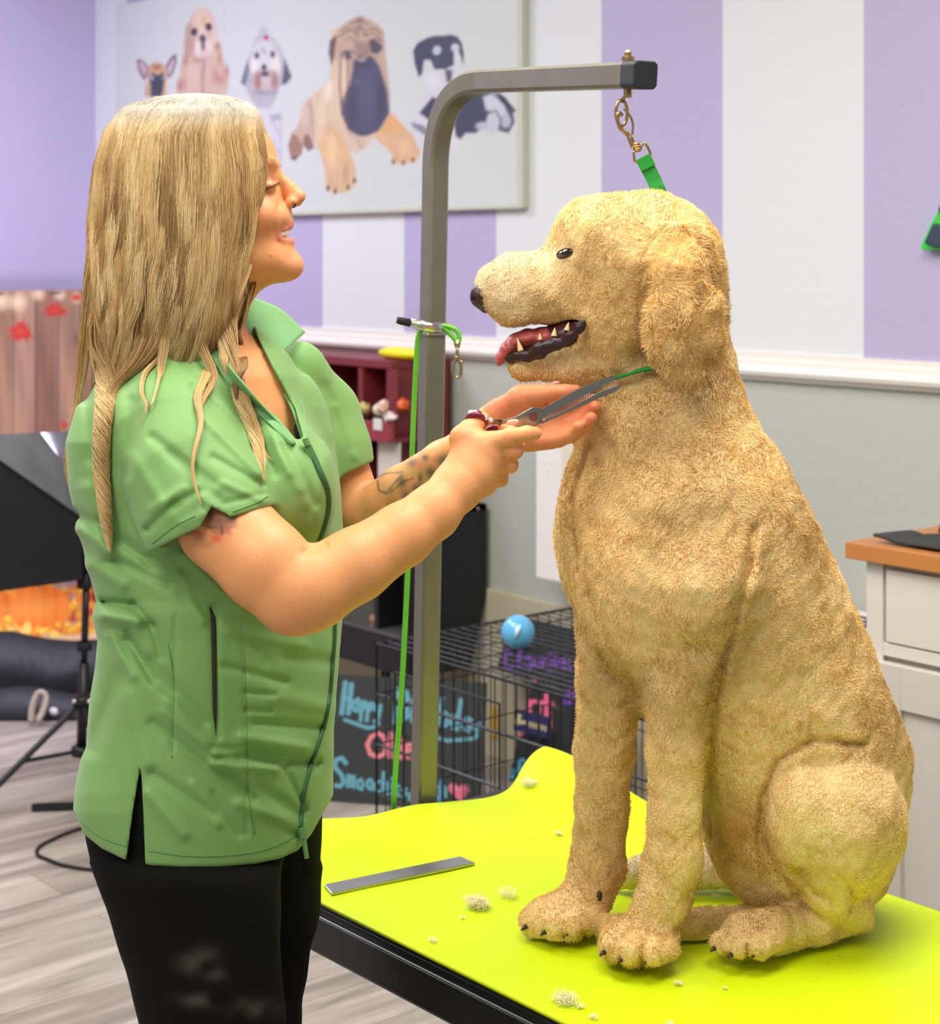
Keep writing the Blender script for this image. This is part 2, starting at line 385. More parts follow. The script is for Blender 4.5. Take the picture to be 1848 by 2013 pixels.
# ---------------------------------------------------------------- poster of dogs
def paint_poster(x, y):
    p = Paint(x, y, (214,216,222))
    p.put(x-1020, (206,210,206), 3); p.put(np.where(x > 1019, -5, 5), (188,190,176), 2)
    p.line([(440,-60),(441,250)], 2, (196,200,208), 4, .7); p.line([(707,380),(707,408)], 3, (200,202,206), 3, .6)
    # small fawn dog with large ears
    E = (206,176,160)
    p.poly([(268,117),(278,117),(292,130),(291,150),(283,158),(272,140)], (122,98,98), 2).poly([(272,122),(280,122),(289,133),(286,152),(276,138)], (196,174,178), 3)
    p.poly([(346,105),(348,120),(340,145),(330,155),(325,130),(338,110)], (118,98,98), 2).poly([(343,112),(343,124),(336,144),(331,148),(329,132)], (198,178,180), 3)
    p.poly([(292,130),(300,123),(318,123),(327,135),(328,190),(285,190),(290,160)], (204,166,124), 3).ell(308,132,9,6,(176,122,90),soft=5)
    p.poly([(294,152),(300,142),(306,147),(314,147),(319,140),(324,152),(322,168),(318,190),(296,190),(296,170)], (66,66,80), 3)
    p.ell(299,153,2.5,4,(190,195,205),soft=2).ell(320,153,2,4,(150,155,165),soft=2)
    p.line([(286,165),(286,190)],3,(190,150,118),3,.6).line([(327,165),(328,190)],3,(226,196,160),3,.7)
    # cocker spaniel
    p.poly([(396,16),(412,22),(422,40),(426,70),(430,95),(442,125),(451,150),(448,175),(440,190),(350,190),(348,165),(358,120),(362,90),(366,55),(378,28)], (206,176,158), 6)
    p.poly([(366,50),(376,44),(380,80),(378,110),(366,115),(362,90)], (176,146,130), 6, .7).poly([(418,40),(426,70),(434,100),(424,112),(416,80)], (222,200,182), 6, .8)
    p.ell(397,40,18,22,(222,196,172),soft=10).ell(402,42,6,10,(214,178,140),soft=6)
    p.ell(382,63,6.5,8,(58,48,58),soft=3).ell(410,53,6.5,8,(54,44,54),soft=3)
    p.ell(398,82,10,26,(226,204,188),soft=8).ell(398,76,7,8,(76,70,86),soft=3).ell(399,90,4,10,(96,76,90),soft=4)
    p.ell(389,95,5,16,(232,216,202),soft=5).ell(412,93,5,15,(228,212,198),soft=5).ell(400,107,7,6,(214,190,188),soft=3)
    p.line([(398,115),(402,128),(397,150),(399,190)],5,(156,122,120),5,.8)
    for a,b,c,d,q in ((428,92,6,9,.8),(432,112,5,12,.6),(446,140,5,11,.7),(434,156,9,11,.5),(365,118,5,12,.6),(358,165,8,12,.4),(386,118,6,6,.5),(380,140,10,24,.0),(352,172,5,10,.6),(422,150,6,14,.5)):
        p.ell(a,b,c,d,(172,118,88),soft=6,a=q)
    p.ell(380,150,12,26,(220,190,172),soft=8,a=.7)
    # grey and white terrier with a bow
    p.ell(518,62,10,10,(190,190,196),soft=6).poly([(498,85),(506,70),(522,66),(540,76),(552,95),(560,118),(572,150),(566,164),(550,170),(545,188),(530,215),(505,212),(490,188),(482,170),(474,165),(475,148),(486,120)], (178,176,182), 5)
    p.ell(520,110,26,34,(208,206,206),soft=10).poly([(486,120),(490,135),(482,170),(474,162)],(110,110,122),5).poly([(560,115),(574,152),(560,166),(554,165)],(88,90,104),5)
    p.ell(500,130,8,16,(226,222,216),soft=6).ell(542,128,9,20,(224,218,204),soft=6).ell(505,109,5,7,(98,86,92),soft=4).ell(536,107,5,7,(92,80,88),soft=4)
    p.ell(520,156,24,22,(196,176,172),soft=8).ell(507,160,7,18,(166,124,112),soft=6).ell(540,158,7,18,(164,126,114),soft=6)
    p.ell(519,132,5,6,(60,60,72),soft=3).ell(521,145,9,6,(84,84,94),soft=4).ell(523,158,9,7,(198,188,184),soft=4)
    p.ell(521,182,24,4,(140,134,140),soft=4,a=.6).ell(523,74,5,5,(196,60,84),soft=2.5).line([(516,96),(522,104)],5,(130,126,122),5,.6)
    p.poly([(512,210),(553,222),(554,300),(536,330),(520,240)],(206,206,210),6).poly([(530,226),(553,222),(554,236),(534,238)],(150,150,160),4,.7)
    for k in range(6): p.line([(534+k%3*7,238+k*12),(540+k%3*6,246+k*13)],3,(140,142,152),4,.5)
    p.line([(551,240),(552,330)],3,(168,168,176),3,.6)
    p.mottle(((x>345)&(x<575)&(y>15)&(y<235))&((p.c.sum(1)<1.85)), .05, .35, .15, 4)
    # shar pei
    T = (208,180,142)
    p.poly([(610,190),(638,168),(650,150),(650,60),(700,40),(762,240),(720,290),(700,300),(652,285),(625,295),(608,250)], (214,190,158), 3)
    p.poly([(612,190),(600,202),(584,250),(572,262),(600,290),(618,292),(618,220)], (196,170,150), 3)
    p.poly([(574,262),(586,268),(596,288),(593,305),(578,313),(570,305),(566,285)], (160,122,104), 3).poly([(596,270),(605,262),(618,290),(606,298),(596,284)],(140,106,92),3)
    for a,b in ((574,310),(583,310),(578,312)): p.ell(a,b,2,4,(66,52,54),soft=1.5)
    p.poly([(626,250),(645,240),(672,262),(688,300),(699,325),(700,358),(692,372),(676,380),(655,380),(641,374),(638,330),(626,290)], (212,180,136), 3)
    p.poly([(630,262),(660,262),(684,300),(690,318),(644,318),(630,290)],(220,182,132),12,.8)
    p.poly([(736,268),(766,220),(780,236),(800,255),(822,275),(826,300),(818,318),(795,322),(775,322),(768,300),(748,282)], (214,176,132), 4)
    p.poly([(762,222),(775,226),(796,252),(770,262),(752,262)],(222,166,106),8,.8)
    for a,b in ((645,370),(659,376),(684,368),(697,355)): p.ell(a,b,2.6,6,(58,46,50),soft=1.5)
    for a,b in ((773,318),(793,320),(812,314)): p.ell(a,b,3,5,(96,74,74),soft=2.5)
    for a in (652,664,676): p.line([(a,335),(a-2,368)],2.5,(168,134,104),3,.6)
    for a in (782,800): p.line([(a,285),(a,312)],3,(182,146,124),4,.6)
    p.poly([(648,80),(664,66),(658,110),(652,130),(646,105)], (110,84,74), 3)
    p.poly([(664,60),(680,44),(697,34),(708,31),(722,36),(745,50),(755,62),(757,90),(762,140),(768,190),(764,225),(740,260),(705,262),(676,240),(668,210),(662,150),(658,100)], (190,164,142), 4)
    p.poly([(704,34),(712,34),(716,52),(706,60),(698,48)],(120,98,90),6,.8)
    for pts in ([(672,60),(690,52),(706,62)],[(716,58),(735,56),(748,66)],[(676,78),(690,72),(702,84)],[(700,64),(704,90)],[(716,62),(728,84)]): p.line(pts,5,(142,116,106),6,.8)
    p.ell(682,108,12,9,(84,74,84),10,4).ell(738,90,14,16,(80,72,84),0,5).ell(712,95,16,14,(158,130,118),soft=8)
    p.ell(716,122,26,18,(164,136,116),soft=6)
    for k,a in enumerate((664,670,677,684)): p.line([(a,118),(a-3+k,170),(a+2,225)],3,(128,102,88) if k%2 else (224,204,172),3,.75)
    p.poly([(700,112),(726,108),(746,130),(762,180),(766,222),(744,258),(712,272),(684,255),(672,225),(672,195),(688,165),(694,130)], (74,76,96), 6)
    p.ell(717,124,20,12,(66,68,88),soft=5).ell(714,119,6,3,(150,152,164),soft=4,a=.8).poly([(672,200),(690,170),(692,250),(680,244)],(96,84,92),6,.7)
    p.ell(705,160,8,3,(98,102,124),soft=5,a=.6); p.poly([(684,256),(700,268),(722,268),(716,292),(702,300),(686,298)],(206,186,160),4).line([(700,270),(712,292)],3,(150,126,110),4,.6)
    for a in (622,632,642): p.line([(a+4,185),(a,225),(a+4,262)],2.5,(186,160,130),3,.6)
    p.ell(645,180,9,22,(232,222,204),10,5,.7).line([(618,262),(612,238),(610,205)],2.5,(160,136,120),3,.6)
    p.line([(626,252),(645,246),(658,262),(664,272)],2.5,(190,156,120),3,.7)
    p.mottle((x>600)&(x<830)&(y>30)&(y<385)&(p.c.sum(1)<1.7), .045, .4, .25, 9)
    for pts, w_ in (([(668,72),(690,60),(704,72)],4),([(716,70),(734,66),(750,80)],4),([(690,46),(708,40),(722,48)],4),([(690,100),(706,112),(722,104)],4)): p.line(pts, w_, (120,94,88), 5, .7); p.line([(a,b+6) for a,b in pts], w_, (216,190,160), 5, .6)
    p.ell(676,150,5,40,(226,204,170),soft=4,a=.7).ell(748,200,8,40,(60,60,80),soft=8,a=.6).ell(690,215,10,40,(64,62,80),soft=10,a=.7).ell(722,190,18,50,(86,90,112),soft=16,a=.5)
    p.ell(652,300,9,30,(236,206,160),soft=10,a=.6).ell(680,340,5,20,(180,146,112),soft=5,a=.6).ell(598,225,10,24,(216,194,172),soft=8,a=.6).ell(632,230,9,40,(228,206,176),soft=8,a=.6).ell(796,290,14,16,(228,190,146),soft=10,a=.6)
    # black and white puppy
    B = (62,66,88)
    p.poly([(846,130),(890,130),(905,150),(895,190),(890,215),(862,240),(846,262),(838,300),(822,290),(806,250),(815,215),(832,190)], (206,206,212), 5)
    p.poly([(838,205),(850,190),(872,200),(866,235),(846,238),(824,222)], B, 4).poly([(808,240),(832,246),(846,262),(840,270),(812,250)],(100,104,120),5,.8)
    p.poly([(820,85),(840,74),(858,70),(872,70),(886,68),(900,72),(908,85),(912,105),(911,130),(906,112),(900,95),(893,98),(892,128),(876,136),(854,136),(846,118),(834,118),(830,145),(823,152),(815,125),(812,100)], B, 3)
    p.ell(859,99,8,9,(190,194,206),20,4).ell(895,94,8,8,(200,204,214),0,4).ell(858,120,7,7,(74,78,100),soft=3)
    p.poly([(874,136),(890,138),(886,168),(878,160)],(84,84,104),5).ell(852,160,14,16,(216,216,220),soft=6)
    p.poly([(905,180),(930,175),(960,176),(985,190),(1008,220),(1012,240),(1000,262),(975,255),(950,250),(935,262),(915,262),(905,275),(896,268),(892,245)], B, 5)
    p.poly([(950,190),(968,184),(990,205),(1005,238),(1000,250),(985,230),(955,215)],(200,202,210),6).poly([(975,178),(992,190),(1015,218),(1010,222),(985,200)],(52,54,66),4)
    p.ell(970,240,14,26,(196,198,206),10,5).ell(993,238,8,14,(180,182,192),0,5).ell(950,248,14,8,(186,188,198),0,6).line([(958,222),(975,218),(984,235),(982,250)],4,(80,84,104),4,.8)
    p.poly([(892,268),(905,275),(898,296),(882,302),(884,280)],(212,212,216),5)
    return p.c
pa = on_y(228, 14, WALL_Y-.02); pb = on_y(1027, 403, WALL_Y-.02)
x0, x1, z0, z1 = pa[0], pb[0], pb[2], pa[2]; yb = WALL_Y-.022
po = empty('poster', ((x0+x1)/2, WALL_Y, z0), 'wide white poster showing five printed dogs, mounted high on the striped wall', 'poster')
print_sheet('printed_panel', np.array([x0,yb,z0]), np.array([x1,yb,z0]), np.array([x0,yb,z1]), 460, 230, paint_poster, mat('poster_print', rough=.4, attr='Col'), po)
obj('backing_board', box(x0-.004, x1+.004, yb+.002, WALL_Y-.001, z0-.006, z1+.004), mat('board_edge', (196,198,184), .5), po, bevel=.002)
obj('edge_strip', box(x1-.016, x1+.008, yb-.006, WALL_Y-.001, z0-.008, z1+.006), mat('pale_green_strip', (196,198,180), .5), po, bevel=.002)
obj('edge_strip', box(x0, x1, yb-.005, WALL_Y-.001, z0-.01, z0+.004), MATS['pale_green_strip'], po, bevel=.002)

# ---------------------------------------------------------------- fabric photo backdrop on the left
def paint_backdrop(x, y):
    p = Paint(x, y, (188,146,118))
    for i, a in enumerate(range(-60, 200, 44)):
        a0 = a-4; p.poly([(a0,500),(a0+44,500),(a0+44,1300),(a0,1300)], [(196,152,124),(182,140,112),(204,160,134),(176,130,108)][i%4], 3)
        p.line([(a0+2,560),(a0+2,1110)], 3.5, (112,96,92), 3, .8)
    P = np.stack([x*.09, y*.012, 0*x], 1); g = wob(P, 1.6, 3); p.c *= (1+.13*g[:,None]*np.array([1,1.05,1.1]))
    P = np.stack([x*.3, y*.02, 0*x], 1); g = wob(P, 1.6, 5); p.c *= .78*(1+.08*g[:,None])
    p.ell(142,650,10,40,(146,112,98),soft=12,a=.5).ell(150,668,5,12,(110,84,76),soft=5,a=.6)
    for a,b,r in ((2,592,14),(36,594,13),(75,578,10),(118,580,8),(150,586,8)): p.ell(a,b,r,r,(252,226,190),soft=r*1.6,a=.85)
    for a,b,w,h in ((40,652,26,24),(108,610,26,16),(126,835,8,9),(150,585,14,8),(-8,640,8,8)):
        pts = []
        for k in range(22):
            r = (1.0+.2*math.sin(k*2.3+a)) if k%2 == 0 else .62+.12*math.sin(k*1.3); t = k*math.pi/11+.4; pts.append((a+w*r*math.cos(t), b+h*r*math.sin(t)))
        p.poly(pts, (200,58,52), 4); p.ell(a,b,w*.4,h*.4,(216,76,60),soft=6,a=.7)
    # leaves, hay and pumpkins at its foot
    lo = y > 1108; p.put(np.where(lo, -9, 9), (206,140,60), 6)
    rr = np.random.default_rng(5)
    for k in range(260):
        a, b = rr.uniform(-30,215), rr.uniform(1118,1258); c = [(244,182,40),(232,120,30),(186,40,40),(250,206,80),(210,90,30),(150,140,150),(226,160,60)][rr.integers(7)]
        p.ell(a,b,rr.uniform(4,11),rr.uniform(3,8),c,rr.uniform(0,180),2.5,.85)
    p.poly([(90,1118),(140,1112),(150,1150),(120,1160),(92,1140)],(120,126,150),8,.8)
    for cx,cy,rx,ry in ((76,1196,58,47),(228,1170,40,36),(-24,1200,34,40)):
        p.ell(cx,cy,rx,ry,(226,112,34),soft=4)
        for k in range(-4,5):
            p.ell(cx+k*rx*.2,cy,rx*.16,ry*(1-abs(k)*.05),(244,146,60),soft=7,a=.75 if k%2==0 else .25)
        p.ell(cx-8,cy-6,rx*.6,ry*.5,(250,166,80),soft=22,a=.5)
    p.poly([(68,1152),(74,1142),(84,1146),(82,1160)],(190,120,50),3)
    for k in range(70):
        a, b = rr.uniform(-30,215), rr.uniform(1226,1262); p.ell(a,b,rr.uniform(4,10),rr.uniform(2,5),[(246,196,50),(236,150,40),(240,220,110)][k%3],rr.uniform(0,180),2,.9)
    p.put(np.where(y > 1262-.1*x, -5, 5), (222,190,150), 8)
    return p.c
bx = -6.22; t1 = 1.36
def bend_bd(V, u, v):
    V = V.copy(); V[:,0] += .012*np.sin(u*26)*(1-v*.6)+.01*np.sin(u*9+v*4); V[:,0] += np.where(v < .12, ((.12-v)/.12)**2*.25, 0); V[:,2] = np.maximum(V[:,2], .006); return V
bd = empty('backdrop', (bx, 2.6, 0), 'fabric photo backdrop of wooden planks, red leaves and pumpkins along the lilac side wall', 'backdrop')
print_sheet('printed_fabric', np.array([bx,2.0,.0]), np.array([bx,3.3,.0]), np.array([bx,2.0,t1]), 420, 520, paint_backdrop, mat('backdrop_cloth', rough=.8, attr='Col'), bd, bend_bd)
obj('crossbar', tube([(bx-.018,2.0,t1-.012),(bx-.018,3.34,t1-.012)], .009, 10), mat('bar_grey', (90,84,82), .5), bd, smooth=True)
obj('upright', tube([(bx-.02,3.32,0),(bx-.02,3.32,t1+.06)], .012, 10), M_blackm, bd, smooth=True)

# ---------------------------------------------------------------- softbox on its stand
D = 4.8
sb = empty('softbox', KW(160,1075,D), 'black tapered softbox with a grey lit top panel, on a stand at the left edge', 'softbox')
n1, n2, f1, f2 = KW(-75,857,4.35), KW(-75,1168,4.35), KW(139,848,5.25), KW(139,1140,5.25)
r = [KW(154,1016,4.78), KW(160,1136,4.78), KW(168,1020,4.95), KW(172,1134,4.95)]
obj('side_panel', ([n1,n2,r[1],r[0]]+[v+np.array([0,.004,0]) for v in (n1,n2,r[1],r[0])], [(0,1,2,3),(7,6,5,4),(0,3,7,4),(1,5,6,2)]), mat('softbox_black', (30,30,32), .7, bump=.3, bscale=15, bdist=.01), sb)
M_sbg = mat('softbox_grey', (112,114,114), .55, noise=.3, nscale=6, bump=.3, bscale=12, bdist=.01)
obj('top_panel', ([n1,f1,r[2],r[0]], [(0,1,2,3)]), M_sbg, sb)
obj('side_panel', ([f1,f2,r[3],r[2]], [(0,1,2,3)]), MATS['softbox_black'], sb)
obj('bottom_panel', ([n2,f2,r[3],r[1]], [(0,1,2,3)]), MATS['softbox_black'], sb)
for a, b in ((n1,r[0]),(f1,r[2]),(n2,r[1])): obj('rib', tube([a,b], .006, 6), M_blackm, sb)
obj('diffuser', ([n1,n2,f2,f1], [(0,1,2,3)]), mat('diffuser_cloth', (225,225,225), .8), sb)
obj('lamp_holder', tube([KW(158,1020,4.86),KW(170,1136,4.86)], .035, 14), M_black, sb, smooth=True)
ls = empty('light_stand', KW(163,1450,4.83)*[1,1,0], 'black tripod light stand holding the softbox', 'light stand')
top, bot = KW(170,1128,4.83), KW(160,1478,4.83)
obj('pole', tube([top, (top+bot)/2], .010, 12), M_black, ls, smooth=True)
obj('pole', tube([(top+bot)/2, bot], .014, 12), M_black, ls, smooth=True)
for y_ in (1140,1262,1372): obj('collar', tube([KW(166,y_,4.83),KW(166,y_+16,4.83)], .021, 12), M_blackm, ls, smooth=True)
for y_ in (1372,1472):
    c = KW(162,y_+4,4.83); obj('hub', lathe(c-[0,0,.012], [(.03,0),(.032,.01),(.032,.02),(.028,.026)], 16), M_black, ls, smooth=True)
feet = [on_z(-60,1600,.012), on_z(240,1620,.012), on_z(230,1505,.012)]
for f in feet:
    hub = KW(162,1378,4.83); mid = hub*.45+f*.55; low = KW(162,1475,4.83)
    obj('leg', tube([hub, mid, f], .009, 8), M_black, ls); obj('brace', tube([low, mid], .006, 8), M_black, ls)
    obj('rubber_foot', ball(f+[0,0,.006], .014, 10, 8), M_blackm, ls, smooth=True)
for dx in (-14, 16): obj('bolt', ball(KW(160+dx,1379,4.79), .008, 8, 6), M_chrome, ls, smooth=True)
a, b = on_z(70,1596,0), on_z(200,1592,0)
o = obj('metal_bar', obox((a+b)/2+[0,0,.012], (b-a)/2, np.array([.35,.94,0])*.012, (0,0,.012)), M_blackm, bevel=.002); tag(o, 'flat black bar lying on the plank floor in front of the tripod', 'bar')
pts = [on_z(x_,y_,.005) for x_,y_ in ((165,1626),(120,1642),(78,1664),(74,1680),(95,1690),(130,1702),(200,1710),(300,1700))]
o = obj('power_cord', tube(spline(pts,60), .0045, 8), M_blackm, smooth=True); tag(o, 'thin black cord curling over the plank floor at lower left', 'cord')
# equipment bag behind the tripod
def f_bag(P):
    d = chain(P, [(-160,1318,5.95,60),(0,1312,5.9,62),(110,1322,5.9,58),(250,1310,5.9,55)], k=.02)
    d = smin(d, chain(P, [(-160,1395,5.62,42),(20,1392,5.62,40),(160,1402,5.62,38)]), .03)
    return d+.008*wob(P, 22, 2)
lo, hi = K(-260,1480,5.5), K(300,1220,6.2); V, Q = isosurf(f_bag, [lo[0],5.3,lo[2]], [hi[0],6.2,hi[2]+.02], .014)
Vw = W(V); Vw[:,2] = np.maximum(Vw[:,2], .003)
bag = empty('equipment_bag', [Vw[:,0].mean(), Vw[:,1].mean(), 0], 'long black padded bag lying under the pumpkin backdrop', 'bag')
obj_np('body', Vw, Q, mat('black_nylon', (28,29,33), .6, bump=.4, bscale=14, bdist=.02), bag)
obj('strap', tube(spline([KW(x_,y_,5.5) for x_,y_ in ((62,1420),(64,1390),(76,1362),(90,1368),(86,1392),(74,1418))],24), .012, 8, flat=.5), mat('beige_strap', (176,164,146), .7), bag, smooth=True)
obj('buckle', ball(KW(106,1398,5.46), (.022,.012,.012), 10, 8), mat('white_buckle', (190,190,190), .4), bag, smooth=True)

X_ = lambda px, y: on_y(px, 900, y)[0]
# ---------------------------------------------------------------- maroon cubby shelf
cr = on_y(887, 700, WALL_Y-.02); cx1 = cr[0]; fy = WALL_Y-.25; cx0 = cx1-1.1; ct = 1.178
cbz = .757
cub = empty('cubby_shelf', ((cx0+cx1)/2, fy+.1, cbz), 'maroon painted wooden cubby shelf standing on the black unit against the striped wall', 'shelf')
M_mar = mat('maroon_paint', (116,36,42), .5, noise=.12, nscale=9)
T = .028; ey = WALL_Y-.022
def cb(n, *a): return obj(n, box(*a), M_mar, cub, bevel=.003)
cb('side_panel', cx1-T, cx1, fy, ey, cbz, ct); cb('side_panel', cx0, cx0+T, fy, ey, cbz, ct); cb('back_panel', cx0, cx1, ey-.01, ey, cbz, ct)
cb('top_board', cx0-.005, cx1+.005, fy-.005, ey, ct-.02, ct+.005)
fx = lambda px: on_y(px, 750, fy)[0]; fz = lambda px, py: on_y(px, py, fy)[2]
cb('face_frame', fx(786)-.004, cx1, fy-.008, fy, cbz, ct-.02)
for px in (633, 708): cb('divider', fx(px)-.012, fx(px)+.012, fy, ey-.01, cbz+.02, ct-.02)
for z in (fz(740,838), cbz+.025): cb('shelf_board', cx0+T, cx1-T, fy+.005, ey-.01, z-.025, z)
bn = empty('candy_bin', [fx(745), fy-.02, fz(745,858)], 'maroon pull-out bin with a white label, heaped with treat bags, in the cubby shelf', 'bin')
bx0, bx1, bz0, bz1 = fx(668), fx(793), fz(740,862), fz(740,824)
fpn = obj('front_panel', box(bx0,bx1,fy-.05,fy-.03,bz0,bz1), mat('maroon_paint_light', (142,52,60), .5, noise=.1), bn, bevel=.003)
obj('bin_floor', box(bx0,bx1,fy-.03,ey-.02,bz0,bz0+.012), M_mar, bn)
c = on_y(743, 834, fy-.052); obj('label_holder', box(c[0]-.02,c[0]+.02,fy-.054,fy-.05,c[2]-.017,c[2]+.017), mat('paper_white', (214,212,206), .6), fpn)
def treat(px, py, w, h, rgb, nm, lab, ang):
    c = on_y(px, py, fy-.02); c[1] = fy-.015+.03*math.sin(px)
    p = [(-w,-h),(-w*.8,h*.6),(-w*.3,h),(w*.4,h*.9),(w,h*.5),(w*.9,-h*.8),(0,-h)]
    V, F = ball(c, (w,.022,h), 12, 8); r = np.random.default_rng(int(px)); V = V+r.normal(size=V.shape)*.0035
    o = obj(nm, (V,F), mat('bag_%d_%d_%d'%rgb, rgb, .25, noise=.25, nscale=50), smooth=True); tag(o, lab, 'treat bag', 'treat bags heaped in the cubby shelf')
    return o
for a in ((688,808,.018,.02,(206,178,60),'treat_bag','yellow treat bag at the left end of the heap in the cubby',0),
          (700,818,.02,.014,(176,168,170),'treat_bag','small grey treat bag with yellow edge in the cubby heap',0),
          (716,802,.02,.016,(222,196,130),'treat_bag','pale gold treat bag left of the white ones in the cubby',0),
          (731,806,.022,.02,(236,226,206),'treat_bag','white and green treat bag in the middle of the cubby heap',0),
          (748,800,.02,.018,(232,196,176),'treat_bag','pinkish white treat bag beside the orange ones',0),
          (762,800,.016,.016,(240,150,40),'treat_bag','orange treat bag in the cubby heap',0),
          (774,797,.014,.018,(226,96,30),'treat_bag','deep orange treat bag at the right of the cubby heap',0),
          (750,815,.016,.012,(230,206,140),'treat_bag','cream treat bag hanging just above the bin label',0),
          (778,818,.024,.012,(222,208,198),'treat_bag','whitish paper bag lying on the right end of the bin',0),
          (697,829,.014,.02,(226,190,110),'treat_bag','tan treat bag dangling over the left of the bin front',0)): treat(*a)
a, b = on_y(744,864,fy-.01), on_y(789,965,fy-.01); b[2] = max(b[2], cbz+.002)
def paint_note(x, y):
    p = Paint(x, y, (208,200,190)); k = (52,44,44)
    p.line([(775,917),(772,921),(771,925),(773,927),(776,925),(774,922)],1.6,k,1).line([(778,926),(779,922),(781,925),(783,922),(784,925)],1.3,k,1).line([(788,920),(788,926)],1.4,k,1).line([(772,932),(784,932)],1.2,k,1,.7)
    return p.c
o = print_sheet('paper_note', np.array([a[0],fy-.012,b[2]]), np.array([b[0],fy-.012,b[2]]), np.array([a[0],fy-.012,a[2]]), 50, 80, paint_note, mat('note_paper', rough=.7, attr='Col'))
tag(o, 'white paper sheet with black handwriting below the maroon bin', 'paper')
md = o.modifiers.new('thick','SOLIDIFY'); md.thickness = .0006
c = on_y(786, 683, fy+.06); V, F = ball((c[0],c[1],ct+.02+.003), (.1,.03,.02), 20, 10); V[:,2] = np.where(V[:,2]<ct+.008, ct+.007, V[:,2])
o = obj('yellow_pouch', (V,F), mat('yellow_vinyl', (246,226,10), .4, bump=.2), smooth=True); tag(o, 'bright yellow soft pouch lying on top of the maroon cubby shelf', 'pouch')

# ---------------------------------------------------------------- black low unit that carries the maroon cubby
sx1 = on_y(957, 990, WALL_Y-.02)[0]; sy, sb_ = 3.08, WALL_Y-.02; zt = .755; sx0 = sx1-1.35; zb = .275
sh = empty('shelf_unit', ((sx0+sx1)/2, sy+.15, 0), 'low black open storage unit under the maroon cubby shelf, behind the steel post', 'shelf unit')
def side(x): return slab([(x,sb_,zt),(x,sb_,.485),(x,sb_-.06,zb),(x,sy,zb),(x,sy,zt)], (.02,0,0))
for x_ in (sx1-.02, sx0): obj('side_panel', side(x_), M_blackm, sh, bevel=.002)
zs = on_y(735,1238,sy)[2]
obj('back_panel', box(sx0+.02,sx1-.02,sb_-.012,sb_-.002,zb+.21,zt), M_black, sh)
obj('top_board', box(sx0,sx1,sy-.004,sb_,zt-.02,zt), M_black, sh, bevel=.002)
obj('front_panel', box(sx0+.02,sx1-.02,sy,sy+.02,zb+.005,zs-.006), M_black, sh, bevel=.002)
obj('divider', box(X_(737,sy)-.01,X_(737,sy)+.01,sy+.005,sb_-.013,zs,zt-.02), M_black, sh)
obj('shelf_board', box(sx0+.02,sx1-.02,sy-.004,sb_-.013,zs-.006,zs+.004), mat('grey_gloss_shelf', (84,84,82), .2), sh)
for x_ in (sx0+.05, sx1-.16):
    for y_ in (sy+.04, sb_-.10): obj('leg', tube([(x_,y_,0),(x_,y_,zb+.01)], .014, 8), M_black, sh)
obj('screw_cap', ball((sx1+.001,sb_-.035,zt-.012), .005, 10, 8), M_steel, sh)
c = on_z(764,1220,zs+.004); o = obj('wooden_block', box(c[0]-.03,c[0]+.03,sy+.05,sy+.09,zs+.0045,zs+.022), mat('pale_wood', (190,140,96), .6), bevel=.002); tag(o, 'small pale wooden block on the black shelf', 'block')

# white wall box
a, b = on_y(1051,800,3.27), on_y(1225,1176,3.27)
wb = empty('wall_cabinet', ((a[0]+b[0])/2, WALL_Y, b[2]), 'narrow white wall-mounted cabinet seen between the hands and the black crate', 'wall cabinet')
obj('cabinet_body', box(a[0], b[0], 3.27, WALL_Y-.001, b[2], 1.05), M_white, wb, bevel=.01)
xs = on_y(1108,900,3.27)[0]; xe = on_y(1134,900,3.268)[0]
obj('side_strip', box(xs, xe, 3.262, 3.27, b[2]+.02, 1.04), mat('cream_strip', (222,214,196), .5), wb, bevel=.002)
obj('door_gap', box(xe, xe+.004, 3.264, 3.2705, b[2]+.02, 1.04), mat('gap_brown', (120,90,70), .8), wb)
for px, py in ((1070,912),(1084,912),(1077,927)): obj('screw', ball(on_y(px,py,3.27), .0022, 8, 6), M_steel, wb)

